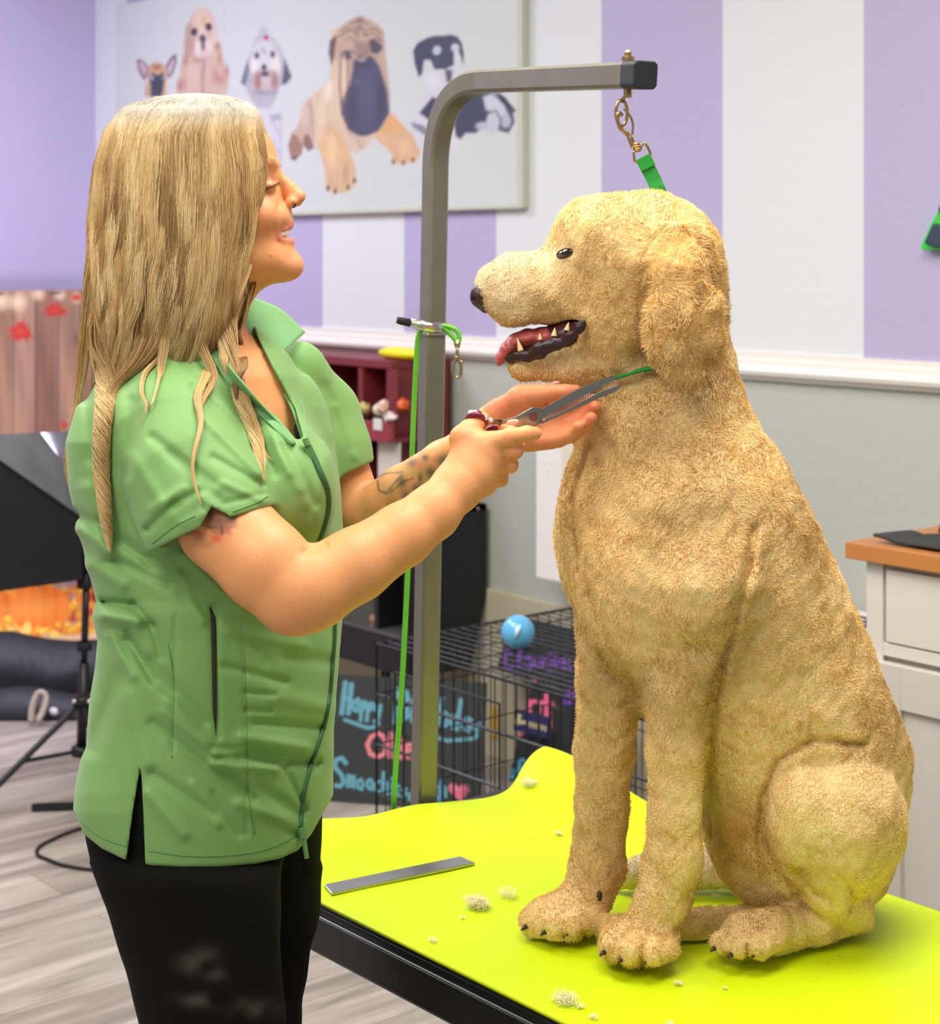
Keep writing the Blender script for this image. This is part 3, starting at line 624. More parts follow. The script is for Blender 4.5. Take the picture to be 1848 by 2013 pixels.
# ---------------------------------------------------------------- chalkboard signs
CY, PK, PU, CB_ = (96,160,178), (228,128,140), (130,70,180), (44,48,46)
def paint_sign1(x, y):
    p = Paint(x, y, (40,46,44)); w = 8
    L = lambda pts, c=CY, ww=w: p.line(pts, ww*1.22, c, 2.5, .95)
    L([(679,1342),(672,1402)]); L([(691,1346),(685,1402)]); L([(674,1371),(689,1374)],ww=6)                       # H
    L([(704,1376),(697,1378),(693,1388),(696,1396),(702,1396)],ww=6); L([(704,1374),(703,1398)],ww=6)            # a
    L([(712,1380),(709,1416)],ww=6); L([(712,1382),(718,1380),(719,1388),(713,1394)],ww=6)                        # p
    L([(724,1384),(721,1417)],ww=6); L([(724,1386),(731,1383),(732,1391),(725,1397)],ww=6)                        # p
    L([(737,1386),(738,1396),(744,1398)],ww=6); L([(748,1387),(746,1402),(742,1416),(736,1418)],ww=6)             # y
    L([(678,1415),(700,1423),(722,1431),(738,1429),(744,1422)],ww=6)
    L([(782,1356),(777,1420)]); L([(782,1360),(798,1360),(802,1374),(784,1388)]); L([(784,1390),(800,1392),(802,1408),(780,1420)])   # B
    L([(812,1390),(810,1418)],ww=6); L([(812,1378),(812,1380)],ww=7)                                              # i
    L([(824,1390),(821,1422)],ww=6); L([(823,1396),(832,1392),(836,1396)],ww=6)                                   # r
    L([(849,1372),(846,1420)],ww=6); L([(842,1392),(856,1392)],ww=6)                                              # t
    L([(870,1372),(860,1426)],ww=7); L([(858,1390),(868,1388)],ww=6); L([(864,1408),(874,1400),(880,1406),(876,1430)],ww=6)  # h
    L([(906,1376),(898,1434)],ww=7); L([(900,1408),(890,1406),(885,1420),(890,1432),(898,1430)],ww=6)             # d
    L([(920,1412),(912,1414),(908,1426),(912,1434),(918,1434)],ww=6); L([(922,1412),(920,1438)],ww=6)             # a
    L([(928,1416),(928,1430),(934,1434)],ww=6); L([(942,1420),(938,1446),(932,1452),(880,1456),(858,1450)],ww=6)  # y and its sweep
    PKw = 7
    L([(744,1442),(730,1448),(722,1464),(728,1482),(742,1488),(756,1482),(760,1464),(754,1448),(744,1442)],PK,7) # O
    L([(768,1442),(766,1488)],PK,7); L([(779,1444),(777,1490)],PK,7); L([(790,1466),(788,1490)],PK,6); L([(791,1452),(791,1454)],PK,7)
    L([(799,1476),(812,1474),(810,1464),(801,1464),(797,1476),(802,1489),(812,1488)],PK,6)                        # e
    L([(680,1500),(672,1490),(660,1494),(658,1508),(672,1524),(676,1538),(668,1546),(660,1544)],CY,7)            # S
    L([(683,1546),(684,1524),(690,1526),(689,1546)],CY,5); L([(690,1528),(696,1526),(696,1548)],CY,5)            # m
    for cx_ in (708,727): L([(cx_-5,1536),(cx_-4,1548),(cx_+3,1552),(cx_+6,1542),(cx_+2,1532),(cx_-5,1536)],CY,5)
    L([(746,1536),(738,1540),(737,1552),(745,1556)],CY,5); L([(754,1518),(752,1558)],CY,5); L([(753,1542),(761,1538),(761,1560)],CY,5)
    L([(770,1542),(768,1562)],CY,6); L([(771,1530),(771,1532)],CY,6); L([(778,1554),(787,1550),(782,1544),(776,1554),(784,1564)],CY,5)
    L([(800,1548),(792,1552),(800,1560),(792,1566)],CY,5); L([(806,1562),(804,1572)],CY,5)
    L([(868,1530),(864,1572)],(86,150,190),6); L([(854,1556),(850,1566),(858,1568)],CY,5); L([(866,1554),(876,1550),(876,1566)],CY,5); L([(858,1548),(874,1546)],(86,150,190),4)
    p.poly([(905,1576),(884,1556),(881,1546),(887,1539),(896,1541),(902,1548),(910,1541),(919,1544),(922,1553),(917,1564)], (214,106,132), 3).ell(894,1550,4,3,(238,140,160),soft=4).ell(912,1551,4,3,(238,140,160),soft=4)
    p.mottle(np.ones(len(x),bool), .04, .05, .05, 3)
    return p.c
def sign(name, cs, painter, label, nx, ny, cat='sign', d=.012):
    """cs: bottom-left, bottom-right, top-left corners"""
    bl, br_, tl = cs; n_ = np.cross(br_-bl, tl-bl); n_ /= np.linalg.norm(n_)
    root = empty(name, (bl+br_)/2, label, cat)
    print_sheet('chalk_face', bl+n_*.0015, br_+n_*.0015, tl+n_*.0015, nx, ny, painter, mat('chalk_print', rough=.7, attr='Col'), root)
    o = obj('board', slab([bl,br_,br_+tl-bl,tl], -n_*d), M_blackm, root, bevel=.002); return root
bl = on_z(630,1574,.0); br_ = on_z(944,1597,.0)
tlr = KW(655,1324,4.93); tl = np.array([bl[0]-.02, bl[1]+.1, 0]); tl[2] = .41; 
sign('chalkboard_sign', (bl, br_, np.array([bl[0]-.06,bl[1]+.075,.325])), paint_sign1, 'chalkboard reading Happy Birthday Ollie, standing behind the left side of the wire crate', 240, 190)
def paint_sign2(x, y):
    p = Paint(x, y, (34,36,36)); c = (128,66,182); L = lambda pts, ww=7: p.line(pts, ww, c, 2.5, .9)
    L([(1004,1282),(996,1280),(992,1294),(994,1310),(1010,1310)],8); L([(1022,1276),(1020,1310)],8); L([(1034,1288),(1034,1310)],6); L([(1034,1294),(1042,1290),(1043,1312)],6)
    L([(1058,1294),(1049,1296),(1049,1308),(1057,1310),(1060,1294)],6); L([(1067,1292),(1067,1310)],6); L([(1067,1296),(1075,1293)],6); L([(1081,1282),(1080,1322)],6)
    L([(1090,1298),(1091,1312)],6); L([(1092,1286),(1093,1288)],7); L([(1100,1306),(1111,1304),(1108,1296),(1100,1298),(1101,1312),(1112,1314)],6); L([(1120,1298),(1122,1316)],6); L([(1136,1298),(1138,1318)],6)
    return p.c
def paint_sign3(x, y):
    p = Paint(x, y, (28,30,28)); c = (226,98,134)
    p.line([(1022,1326),(1036,1333),(1052,1337),(1068,1337),(1084,1332)],4,(206,110,116),2,.8)
    L = lambda pts, ww=7, cc=c: p.line(pts, ww, cc, 2.5, .95)
    L([(1032,1376),(1022,1374),(1018,1388),(1022,1402),(1030,1400)]); L([(1033,1374),(1032,1404)]); L([(1042,1378),(1042,1406)]); L([(1042,1384),(1050,1378),(1056,1380)])
    L([(1062,1380),(1060,1402)],6); L([(1074,1366),(1074,1410)],8); L([(1066,1380),(1088,1384)],7); L([(1074,1406),(1080,1402),(1078,1412)],9); L([(1076,1404),(1082,1420),(1080,1434),(1072,1430)])
    p.poly([(1108,1374),(1112,1358),(1126,1354),(1140,1358),(1140,1386),(1106,1384)],(116,62,166),3).line([(1116,1362),(1114,1384)],2,(70,40,110),2).line([(1126,1360),(1126,1386)],2,(70,40,110),2)
    p.ell(1013,1437,8,9,(214,88,120),soft=3).ell(1024,1439,7,9,(214,88,120),soft=3)
    L([(1066,1342),(1096,1352)],2,(90,92,86)); L([(1046,1464),(1090,1478)],3,(78,80,74)); L([(1080,1386),(1108,1396)],3,(74,78,70))
    k = (70,150,180)
    for pts in ([(1006,1484),(1008,1496)],[(1003,1514),(1000,1528),(1010,1526)],[(1012,1512),(1010,1530)],[(1022,1496),(1020,1520),(1030,1522),(1034,1498),(1026,1492)],[(1042,1500),(1044,1522)],[(1055,1482),(1054,1530)],[(1020,1510),(1036,1508)],[(1064,1500),(1066,1530)],[(1074,1510),(1086,1506)]): L(pts,6,k)
    return p.c
def leaning(px0, pyb, px1, pyt, yb_, yt_, z0=.006):
    bl = on_y(px0, pyb, yb_); bl[2] = max(bl[2], z0); br2 = on_y(px1, pyb, yb_); br2[2] = bl[2]; tl = bl.copy(); t = on_y(px0, pyt, yt_); tl[1] = yt_; tl[2] = t[2]; return bl, br2, tl
sign('chalkboard_sign', leaning(1000,1534,1150,1322,3.16,3.25), paint_sign3, 'black chalkboard with pink lettering and a navy sticker, lower board right of the birthday sign', 170, 200)
sign('chalkboard_sign', leaning(976,1316,1150,1200,3.27,3.34), paint_sign2, 'dark chalkboard with purple handwriting, upper board leaning on the wall above the pink-lettered one', 170, 110)
c = on_y(1051,1409,3.17)
st = empty('sticker', c, 'navy blue sticker with cream emblem and word on the pink-lettered chalkboard', 'sticker')
q = [on_y(x_,y_,3.168) for x_,y_ in ((1012,1393),(1079,1410),(1079,1449),(1010,1434))]
def paint_st(x, y):
    p = Paint(x, y, (34,40,92)); k = (198,190,140)
    p.ell(1021,1408,4,5,k,soft=1.5).ell(1018,1418,7,7,k,soft=1.5).ell(1028,1420,6,4,k,soft=1.5)
    for i, a in enumerate(range(1034,1074,6)): p.line([(a,1419+i*1.6),(a+3,1427+i*1.6)],2.6,k,1.2).line([(a+3,1418+i*1.6),(a+2,1428+i*1.6)],2,k,1.2)
    return p.c
u_, v_ = q[1]-q[0], q[3]-q[0]; print_sheet('sticker_face', q[3]-[0,.002,0], q[3]+u_-[0,.002,0], q[0]-[0,.002,0], 60, 40, paint_st, mat('sticker_print', rough=.5, attr='Col'), st)
obj('sticker_backing', slab([q[3], q[3]+u_, q[0]+u_, q[0]], (0,.001,0)), M_blackm, st)
c = on_y(962,1425,3.36); o = obj('yellow_tag', box(c[0]-.012,c[0]+.012,3.376,3.3815,c[2]-.04,c[2]+.05), mat('yellow_card', (222,176,60), .6)); tag(o, 'small yellow tag on the cream board between the two groups of chalkboards', 'tag')

# ---------------------------------------------------------------- wire dog crate
cxl, cxr, cyf, cyb, cz = -3.19, -2.15, 2.42, 3.12, .60
ck = empty('wire_crate', ((cxl+cxr)/2, (cyf+cyb)/2, 0), 'black folding wire dog crate standing behind the grooming table', 'crate')
M_wire = mat('black_wire', (22,22,24), .4)
def wirepanel(name, o_, u, v, nu, nv, heavy=()):
    parts = []
    for i in range(nu+1): p = o_+u*i/nu; parts.append(tube([p, p+v], .0030 if i in (0,nu) else .0017, 5))
    for j in range(nv+1): p = o_+v*j/nv; parts.append(tube([p, p+u], .0036 if (j in (0,nv) or j in heavy) else .0017, 5))
    return obj(name, join(*parts), M_wire, ck)
A_ = lambda *a: np.array(a, float)
wirepanel('front_panel', A_(cxl,cyf,.02), A_(cxr-cxl,0,0), A_(0,0,cz-.02), 30, 5, (1,3,4))
wirepanel('back_panel', A_(cxl,cyb,.02), A_(cxr-cxl,0,0), A_(0,0,cz-.02), 24, 4)
wirepanel('side_panel', A_(cxl,cyf,.02), A_(0,cyb-cyf,0), A_(0,0,cz-.02), 18, 5)
wirepanel('side_panel', A_(cxr,cyf,.02), A_(0,cyb-cyf,0), A_(0,0,cz-.02), 18, 5)
wirepanel('top_panel', A_(cxl,cyf,cz), A_(cxr-cxl,0,0), A_(0,cyb-cyf,0), 12, 22)
obj('floor_pan', box(cxl+.01,cxr-.01,cyf+.01,cyb-.01,.006,.022), M_black, ck, bevel=.004)
dx0, dx1, dyy = cxl+.08, cxl+.44, cyf-.008
obj('door', join(*[tube([p, q], .0026, 6) for p, q in (((dx0,dyy,.06),(dx0,dyy,.55)),((dx1,dyy,.06),(dx1,dyy,.55)),((dx0,dyy,.55),(dx1,dyy,.55)),((dx0,dyy,.06),(dx1,dyy,.06)))]), M_wire, ck)
for z in (.18,.48): obj('latch', join(tube(spline([(cxl+.05,cyf-.014,z),(cxl+.07,cyf-.02,z+.02),(cxl+.10,cyf-.014,z),(cxl+.13,cyf-.012,z+.005)],14), .003, 6)), M_wire, ck)
bc = KW(1018,1243,3.94); bc[2] = cz+.04
bl_ = empty('toy_ball', bc-[0,0,.038], 'small glossy light blue ball on top of the wire crate', 'ball')
obj('shell', ball(bc, .0385, 28, 18), mat('blue_rubber', (96,178,224), .2, coat=.3), bl_, smooth=True)
q = KW(1014,1252,3.895); q2 = KW(1020,1232,3.90)
obj('cap', tube([q,q2], [.004,.006], 10), mat('clear_white', (205,225,235), .3), bl_, smooth=True)

# ---------------------------------------------------------------- cabinet on the right
cf = 2.83; o1 = on_y(1661,1070,cf-.02); xl = on_y(1703,1110,cf)[0]; xr = xl+1.3; ztop = .925
cab = empty('base_cabinet', ((xl+xr)/2, cf+.25, 0), 'white panelled base cabinet under the brown worktop at the right edge', 'cabinet')
M_cab = mat('cabinet_white', (214,208,198), .45)
obj('cabinet_body', box(xl, xr, cf+.012, WALL_Y-.02, .1, ztop-.035), M_cab, cab, bevel=.002)
obj('toe_kick', box(xl+.02, xr, cf+.07, WALL_Y-.02, 0, .1), M_blackm, cab)
zf = lambda py: on_y(1730, py, cf)[2]
obj('stile', box(xl, xl+.04, cf, cf+.012, .1, ztop-.035), M_cab, cab, bevel=.0015)
obj('rail', box(xl+.04, xr, cf, cf+.012, zf(1287), zf(1262)), M_cab, cab, bevel=.0015)
dw = empty('drawer_holder', (0,0,0), None, None); bpy.data.objects.remove(dw)
obj('drawer_front', box(xl+.048, xl+.66, cf-.002, cf+.012, zf(1259), ztop-.045), M_cab, cab, bevel=.002)
dz0, dz1 = .12, zf(1296)
M_door = mat('cabinet_door', (206,200,189), .45)
dv = obj('door', join(box(xl+.006,xl+.095,cf-.02,cf-.001,dz0,dz1), box(xl+.50,xl+.59,cf-.02,cf-.001,dz0,dz1), box(xl+.095,xl+.50,cf-.02,cf-.001,dz1-.085,dz1), box(xl+.095,xl+.50,cf-.02,cf-.001,dz0,dz0+.085), box(xl+.09,xl+.505,cf-.01,cf-.002,dz0+.08,dz1-.08)), M_door, cab, bevel=.0015)
wt = obj('worktop', box(o1[0], xr+.02, cf-.02, WALL_Y-.02, ztop-.033, ztop), mat('brown_laminate', (190,124,62), .4, noise=.06, nscale=4), bevel=.002); tag(wt, 'brown laminate worktop over the white cabinet at the right', 'worktop')
# felt mat and black stand foot on it
def bendm(V, u, v):
    V = V.copy(); V[:,2] += .0075+.010*np.exp(-(u/.05)**2)*(v<.3)+.003*np.sin(u*9+v*5)+.004*(v-.5)**2; return V
c0 = on_z(1683,1062,ztop); c0 = np.array([o1[0]+.045, cf+.012, ztop])
o = print_sheet('felt_mat', c0, c0+[.8,.0,0], c0+[.10,.30,0], 60, 40, lambda x,y: np.tile(lin((58,60,58)), (len(x),1)), mat('grey_felt', rough=.95, attr='Col', noise=.35, nscale=120, bump=.8, bscale=200, bdist=.003), bend=bendm)
md = o.modifiers.new('thick','SOLIDIFY'); md.thickness = .006; md.offset = -1; tag(o, 'dark grey felt mat lying on the brown worktop, its corner curling up', 'mat')
p0 = on_y(1842,1040,cf+.15); o = obj('black_case', slab([p0*[1,1,0]+[0,0,ztop+.012], p0*[1,1,0]+[.3,0,ztop+.012], p0*[1,1,0]+[.32,0,ztop+.2], p0*[1,1,0]+[.035,0,ztop+.13]], (0,.12,0)), M_blackm, bevel=.004); tag(o, 'black case standing on the felt mat, cut by the right edge of the picture', 'case')
# low white box with a black grille beside the cabinet
g0, g1 = on_y(1640,1226,3.2), on_y(1702,1226,3.2)
lb = empty('white_bin', ((g0[0]+g1[0])/2, 3.27, 0), 'low white bin with a black mesh top between the dog and the cabinet', 'bin')
obj('bin_body', box(g0[0]-.1, xl-.012, 3.2, 3.37, 0, g0[2]), M_white, lb, bevel=.008)
parts = []
for i in range(14): x_ = g0[0]-.1+i*.022; parts.append(tube([(x_,3.22,g0[2]),(x_,3.22,g0[2]+.022)], .0028, 5))
for z in (.004,.013,.022): parts.append(tube([(g0[0]-.1,3.22,g0[2]+z),(xl-.02,3.22,g0[2]+z)], .0028, 5))
obj('mesh_top', join(*parts), M_wire, lb)
# green framed brush hanging on the wall, right edge
M_gr = mat('lime_plastic', (62,206,62), .4); M_nv = mat('navy_pad', (46,62,84), .7, noise=.2)
gy = WALL_Y-.03; gc = empty('green_rack', on_y(1850,470,WALL_Y), 'bright green plastic frame with dark pads hanging on the lilac stripe at the right edge', 'rack')
def q4(*pts, d=.03, y=gy): return slab([on_y(a,b,y) for a,b in pts], (0,d,0))
obj('frame', q4((1808,486),(1829,440),(1838,425),(1862,372),(1885,380),(1882,500),(1850,494),(1838,490),(1812,492), d=.022), M_gr, gc, bevel=.003)
obj('pad', q4((1815,478),(1833,438),(1860,450),(1850,486),(1832,486), d=.02, y=gy-.012), M_nv, gc, bevel=.004)
obj('pad', q4((1842,412),(1858,385),(1876,395),(1872,425),(1846,420), d=.02, y=gy-.012), M_nv, gc, bevel=.004)
# ================================================================ grooming table, arm, leads
TX0, TX1, TY0, TY1, TZ = -2.11, -.89, 1.335, 1.94, .64
tb = empty('grooming_table', ((TX0+TX1)/2, (TY0+TY1)/2, 0), 'black framed grooming table carrying the lime mat, the big dog sitting on it', 'table')
obj('table_top', box(TX0+.004, TX1-.004, TY0+.004, TY1-.004, TZ-.03, TZ-.006), M_black, tb, bevel=.003)
M_fr = mat('frame_black', (9,9,10), .4)
T_ = .028
for a in ((TX0,TX1,TY0,TY0+T_,TZ-.074,TZ-.010),(TX0,TX1,TY1-T_,TY1,TZ-.074,TZ-.010),(TX0,TX0+T_,TY0+T_,TY1-T_,TZ-.074,TZ-.010),(TX1-T_,TX1,TY0+T_,TY1-T_,TZ-.074,TZ-.010)):
    obj('frame_rail', box(*a), M_fr, tb, bevel=.005)
obj('edge_trim', join(tube([(TX0,TY0-.001,TZ-.022),(TX1,TY0-.001,TZ-.022)], .0022, 8)), mat('trim_line', (120,124,124), .25, metal=.8), tb)
for x_ in (TX0+.03, TX1-.03):
    for y_ in (TY0+.05, TY1-.05):
        obj('leg', box(x_-.016, x_+.016, y_-.016, y_+.016, .015, TZ-.07), M_fr, tb, bevel=.003)
        obj('rubber_foot', box(x_-.02, x_+.02, y_-.02, y_+.02, 0, .02), M_blackm, tb, bevel=.003)
# lime mat with its curled left corners
def mat_pt(u, v):
    """u along the table from the post end, v across from the near edge"""
    x = TX0+.012+u*(TX1-TX0-.02); y = TY0+.002+v*(TY1-TY0-.002); z = np.full_like(x, TZ-.004)
    e = np.exp(-(u/.10)**2)
    x = x+np.exp(-(u/.12)**2)*(.035*np.exp(-((v-.80)/.10)**2))
    z = z+e*(.030*np.exp(-((v-.18)/.20)**2)+.010*np.exp(-((v-.52)/.12)**2))
    z = z+.052*np.exp(-((u-.02)/.16)**2)*np.exp(-((v-1.0)/.15)**2)
    z = z+.0012*np.sin(u*14+v*5)*np.sin(v*6)*np.clip(u*6,0,1)*np.clip(v*8,0,1)+.0012
    return np.stack([x,y,z],-1)
nu, nv = 240, 120
u, v = np.meshgrid(np.linspace(0,1,nu), np.linspace(0,1,nv), indexing='ij'); V = mat_pt(u.ravel(), v.ravel())
i = np.arange((nu-1)*(nv-1)); a = (i//(nv-1))*nv+i%(nv-1); F = np.stack([a, a+nv, a+nv+1, a+1], 1)
def lime_material():
    m = bpy.data.materials.new('lime_rubber'); m.use_nodes = True; nt = m.node_tree; N, Lk = nt.nodes, nt.links
    b = N['Principled BSDF']; b.inputs['Roughness'].default_value = .5; b.inputs['Specular IOR Level'].default_value = .35
    tc = N.new('ShaderNodeTexCoord')
    vo = N.new('ShaderNodeTexVoronoi'); vo.inputs['Scale'].default_value = 44; vo.inputs['Randomness'].default_value = 1
    mp = N.new('ShaderNodeMapping'); mp.inputs['Scale'].default_value = (1,1.7,1); mp.inputs['Rotation'].default_value = (0,0,.4)
    nz0 = N.new('ShaderNodeTexNoise'); nz0.inputs['Scale'].default_value = 60
    ad = N.new('ShaderNodeMixRGB'); ad.blend_type = 'ADD'; ad.inputs['Fac'].default_value = .03
    Lk.new(tc.outputs['Object'], mp.inputs['Vector']); Lk.new(mp.outputs['Vector'], ad.inputs['Color1']); Lk.new(nz0.outputs['Color'], ad.inputs['Color2']); Lk.new(tc.outputs['Object'], nz0.inputs['Vector'])
    Lk.new(ad.outputs['Color'], vo.inputs['Vector'])
    r = N.new('ShaderNodeValToRGB'); r.color_ramp.elements[0].position = .045; r.color_ramp.elements[0].color = (1,1,1,1); r.color_ramp.elements[1].position = .075; r.color_ramp.elements[1].color = (0,0,0,1)
    Lk.new(vo.outputs['Distance'], r.inputs['Fac'])
    nz = N.new('ShaderNodeTexNoise'); nz.inputs['Scale'].default_value = 7; Lk.new(tc.outputs['Object'], nz.inputs['Vector'])
    r2 = N.new('ShaderNodeValToRGB'); r2.color_ramp.elements[0].position = .4; r2.color_ramp.elements[1].position = .55; Lk.new(nz.outputs['Fac'], r2.inputs['Fac'])
    mu = N.new('ShaderNodeMath'); mu.operation = 'MULTIPLY'; Lk.new(r.outputs['Color'], mu.inputs[0]); Lk.new(r2.outputs['Color'], mu.inputs[1])
    m3 = N.new('ShaderNodeMath'); m3.operation = 'MULTIPLY'; Lk.new(mu.outputs[0], m3.inputs[0]); m3.inputs[1].default_value = .75
    n2 = N.new('ShaderNodeTexNoise'); n2.inputs['Scale'].default_value = 3; n2.inputs['Detail'].default_value = 8; Lk.new(tc.outputs['Object'], n2.inputs['Vector'])
    c2 = N.new('ShaderNodeMix'); c2.data_type = 'RGBA'; c2.inputs['A'].default_value = L4((196,222,0)); c2.inputs['B'].default_value = L4((212,236,8)); Lk.new(n2.outputs['Fac'], c2.inputs['Factor'])
    mx = N.new('ShaderNodeMix'); mx.data_type = 'RGBA'; Lk.new(m3.outputs[0], mx.inputs['Factor']); Lk.new(c2.outputs['Result'], mx.inputs['A']); mx.inputs['B'].default_value = L4((74,74,20)); Lk.new(mx.outputs['Result'], b.inputs['Base Color'])
    bp = N.new('ShaderNodeBump'); bp.inputs['Strength'].default_value = .25; bp.inputs['Distance'].default_value = .002
    n4 = N.new('ShaderNodeTexNoise'); n4.inputs['Scale'].default_value = 160; Lk.new(tc.outputs['Object'], n4.inputs['Vector']); Lk.new(n4.outputs['Fac'], bp.inputs['Height']); Lk.new(bp.outputs['Normal'], b.inputs['Normal'])
    return m
lm = obj_np('lime_mat', V, F, lime_material()); md = lm.modifiers.new('thick','SOLIDIFY'); md.thickness = .004; md.offset = -1
tag(lm, 'bright lime rubber mat covering the grooming table, its far left corner curled up', 'mat')
ZM = TZ-.0025
# steel comb bar lying on the mat
q = [on_z(x_,y_,ZM+.004) for x_,y_ in ((652,1757),(934,1695),(905,1683),(637,1742))]
def zlift(p):
    return np.array([p[0], p[1], mat_z(p[0], p[1])])
def mat_z(x, y):
    u = (x-TX0-.012)/(TX1-TX0-.02); v = (y-TY0-.002)/(TY1-TY0-.002); return float(mat_pt(np.array([u]), np.array([v]))[0,2])
zz = max(mat_z(p[0],p[1]) for p in q)
o = obj('metal_comb', slab([np.array([p[0],p[1],max(mat_z(p[0],p[1]), zz-.010)+.0045]) for p in q], (0,0,-.004)), mat('comb_steel', (178,180,178), .3, metal=.95, noise=.06, nscale=50), bevel=.0008); tag(o, 'flat steel comb bar lying on the lime mat in front of the post', 'comb')
# tufts of cut hair
def tuft(px, py, r, n, lab, name='hair_tuft'):
    c = on_z(px, py, ZM+.004); c[2] = mat_z(c[0], c[1])+.001; rr = np.random.default_rng(int(px*7+py)); V, F = [], []
    for k in range(n):
        a = rr.uniform(0,6.28); p = c+np.array([math.cos(a),math.sin(a)*.8,0])*r*rr.uniform(0,1)**.7+[0,0,rr.uniform(0,r*.6)*(1-.0)]
        t = rr.uniform(0,6.28); d = np.array([math.cos(t),math.sin(t),rr.uniform(0,.5)])*r*rr.uniform(.2,.5)
        s = np.array([-d[1],d[0],0]); s = s/np.linalg.norm(s)*.00035
        m = p+d*.5+rr.normal(size=3)*r*.08+[0,0,r*.05]; b = len(V); V += [p-s,p+s,m-s,m+s,p+d]; F += [(b,b+1,b+3,b+2),(b+2,b+3,b+4)]
    V = np.array(V); V[:,2] = np.maximum(V[:,2], c[2]+.0005)
    o = obj(name, (V,F), mat('cut_hair', (244,234,190), .8)); tag(o, lab, 'hair tuft', 'tufts of cut dog hair on the mat')
for a in ((1040,1562,.014,320,'pale hair tuft on the curled-up rear corner of the lime mat'),(1098,1637,.007,160,'small hair tuft on the mat just left of the far front leg'),
          (938,1777,.018,700,'fluffy hair tuft on the mat, the biggest one right of the comb'),(996,1757,.016,180,'thin spread tuft between the fluffy tuft and the far paw'),
          (909,1799,.004,60,'tiny hair tuft just below and left of the fluffy one'),(851,1845,.007,110,'small hair tuft near the table edge below the comb'),
          (1112,1966,.016,420,'hair tuft by the table edge at the bottom of the picture'),(1140,1975,.006,110,'small hair tuft right next to the one at the bottom table edge'),
          (1167,1997,.006,120,'hair tuft nearest to the bottom, right at the table edge'),(1333,1930,.006,120,'small hair tuft on the mat below the near front paw'),
          (1425,1937,.004,60,'tiny hair tuft below the near hind paw'),(1318,2010,.006,100,'hair tuft cut by the bottom border of the picture'),
          (1408,1760,.006,80,'small hair tuft in the shade between front and hind legs')): tuft(*a)
# grooming arm: post, bend, arm, cap, eye bolt, clamp
pb_, pt_ = KW(833,1578,2.732), KW(855,400,2.725)
up = (pt_-pb_)/np.linalg.norm(pt_-pb_); pb2 = pb_-up*.16
ad_ = W(np.array([.5,-.866,0])); ad_ = ad_-np.array([0,0,CH]); ad_ /= np.linalg.norm(ad_)
Aend = KW(1270,147,2.214); Ast = KW(950,160,2.62)
ga = empty('grooming_stand', pb2, 'square steel grooming arm clamped to the table end, bending over towards the dog', 'grooming stand')
S = .0168
ctrl = [KW(853,330,2.70)]
P0, P1, P2 = KW(856,330,2.724), KW(860,168,2.715), Ast
bez = [(1-t)**2*P0+2*t*(1-t)*P1+t*t*P2 for t in np.linspace(0,1,22)]
path = [pb2, pb_, (pb_+pt_)/2, pt_]+bez+[Ast+(Aend-Ast)*.5, Ast+(Aend-Ast)*.955]
side = np.cross(up, ad_); side /= np.linalg.norm(side)
def sweep_square(path, side, s):
    P = np.array(path); T = np.gradient(P, axis=0); T /= np.linalg.norm(T,axis=1)[:,None]; V = []; F = []
    for p, t in zip(P, T):
        sd_ = side-t*(side@t); sd_ /= np.linalg.norm(sd_); n = np.cross(sd_, t); r_ = s*.25
        for a, b in ((-1,-1),(1,-1),(1,1),(-1,1)):
            if (a,b) in ((-1,-1),(1,1)): V += [p+sd_*a*s+n*b*(s-r_), p+sd_*a*(s-r_)+n*b*s]
            else: V += [p+sd_*a*(s-r_)+n*b*s, p+sd_*a*s+n*b*(s-r_)]
    k = 8; n_ = len(P)
    for i in range(n_-1):
        for j in range(k): F.append((i*k+j, i*k+(j+1)%k, (i+1)*k+(j+1)%k, (i+1)*k+j))
    F += [tuple(range(k))[::-1], tuple((n_-1)*k+j for j in range(k))]; return V, F
obj('post', sweep_square(path, side, S), mat('satin_steel', (134,131,116), .4, metal=.65, noise=.08, nscale=25), ga)
ed = (Aend-Ast)/np.linalg.norm(Aend-Ast)
obj('end_cap', sweep_square([Aend-ed*.035, Aend-ed*.01, Aend], side, S*1.08), mat('cap_black', (34,36,42), .55), ga, bevel=.002, label='black plastic end cap')
eb = Ast+(Aend-Ast)*.905
obj('eye_bolt', lathe(eb+[0,0,.0160], [(.007,0),(.007,.004),(.009,.004),(.009,.008),(.005,.009),(.005,.014),(.003,.017)], 14), M_brass, ga, smooth=False, label='brass bolt')
obj('nut', lathe(eb+[0,0,-.029], [(.006,0),(.006,.012)], 6), M_brass, ga)
Re = KW(1222,222,2.27); loop = [Re+np.array([0,0,0])+np.array([.0075*math.sin(t)*CA, .0075*math.sin(t)*CB, .017*math.cos(t)]) for t in np.linspace(0, 2*math.pi, 22)[:-1]]
obj('eye_ring', join(tube(loop, .0022, 8, closed=True), tube([eb-[0,0,.02], Re+[0,0,.015]], .0024, 8)), M_brass, ga, smooth=True)
# welded clamp plate at the table edge
obj('table_clamp', join(box(pb2[0]-.03,pb2[0]+.012,pb2[1]-.03,pb2[1]+.03,TZ-.15,TZ-.085), box(TX0-.012,TX0+.10,pb2[1]-.02,pb2[1]+.02,TZ-.10,TZ-.085)), M_fr, ga, bevel=.003)
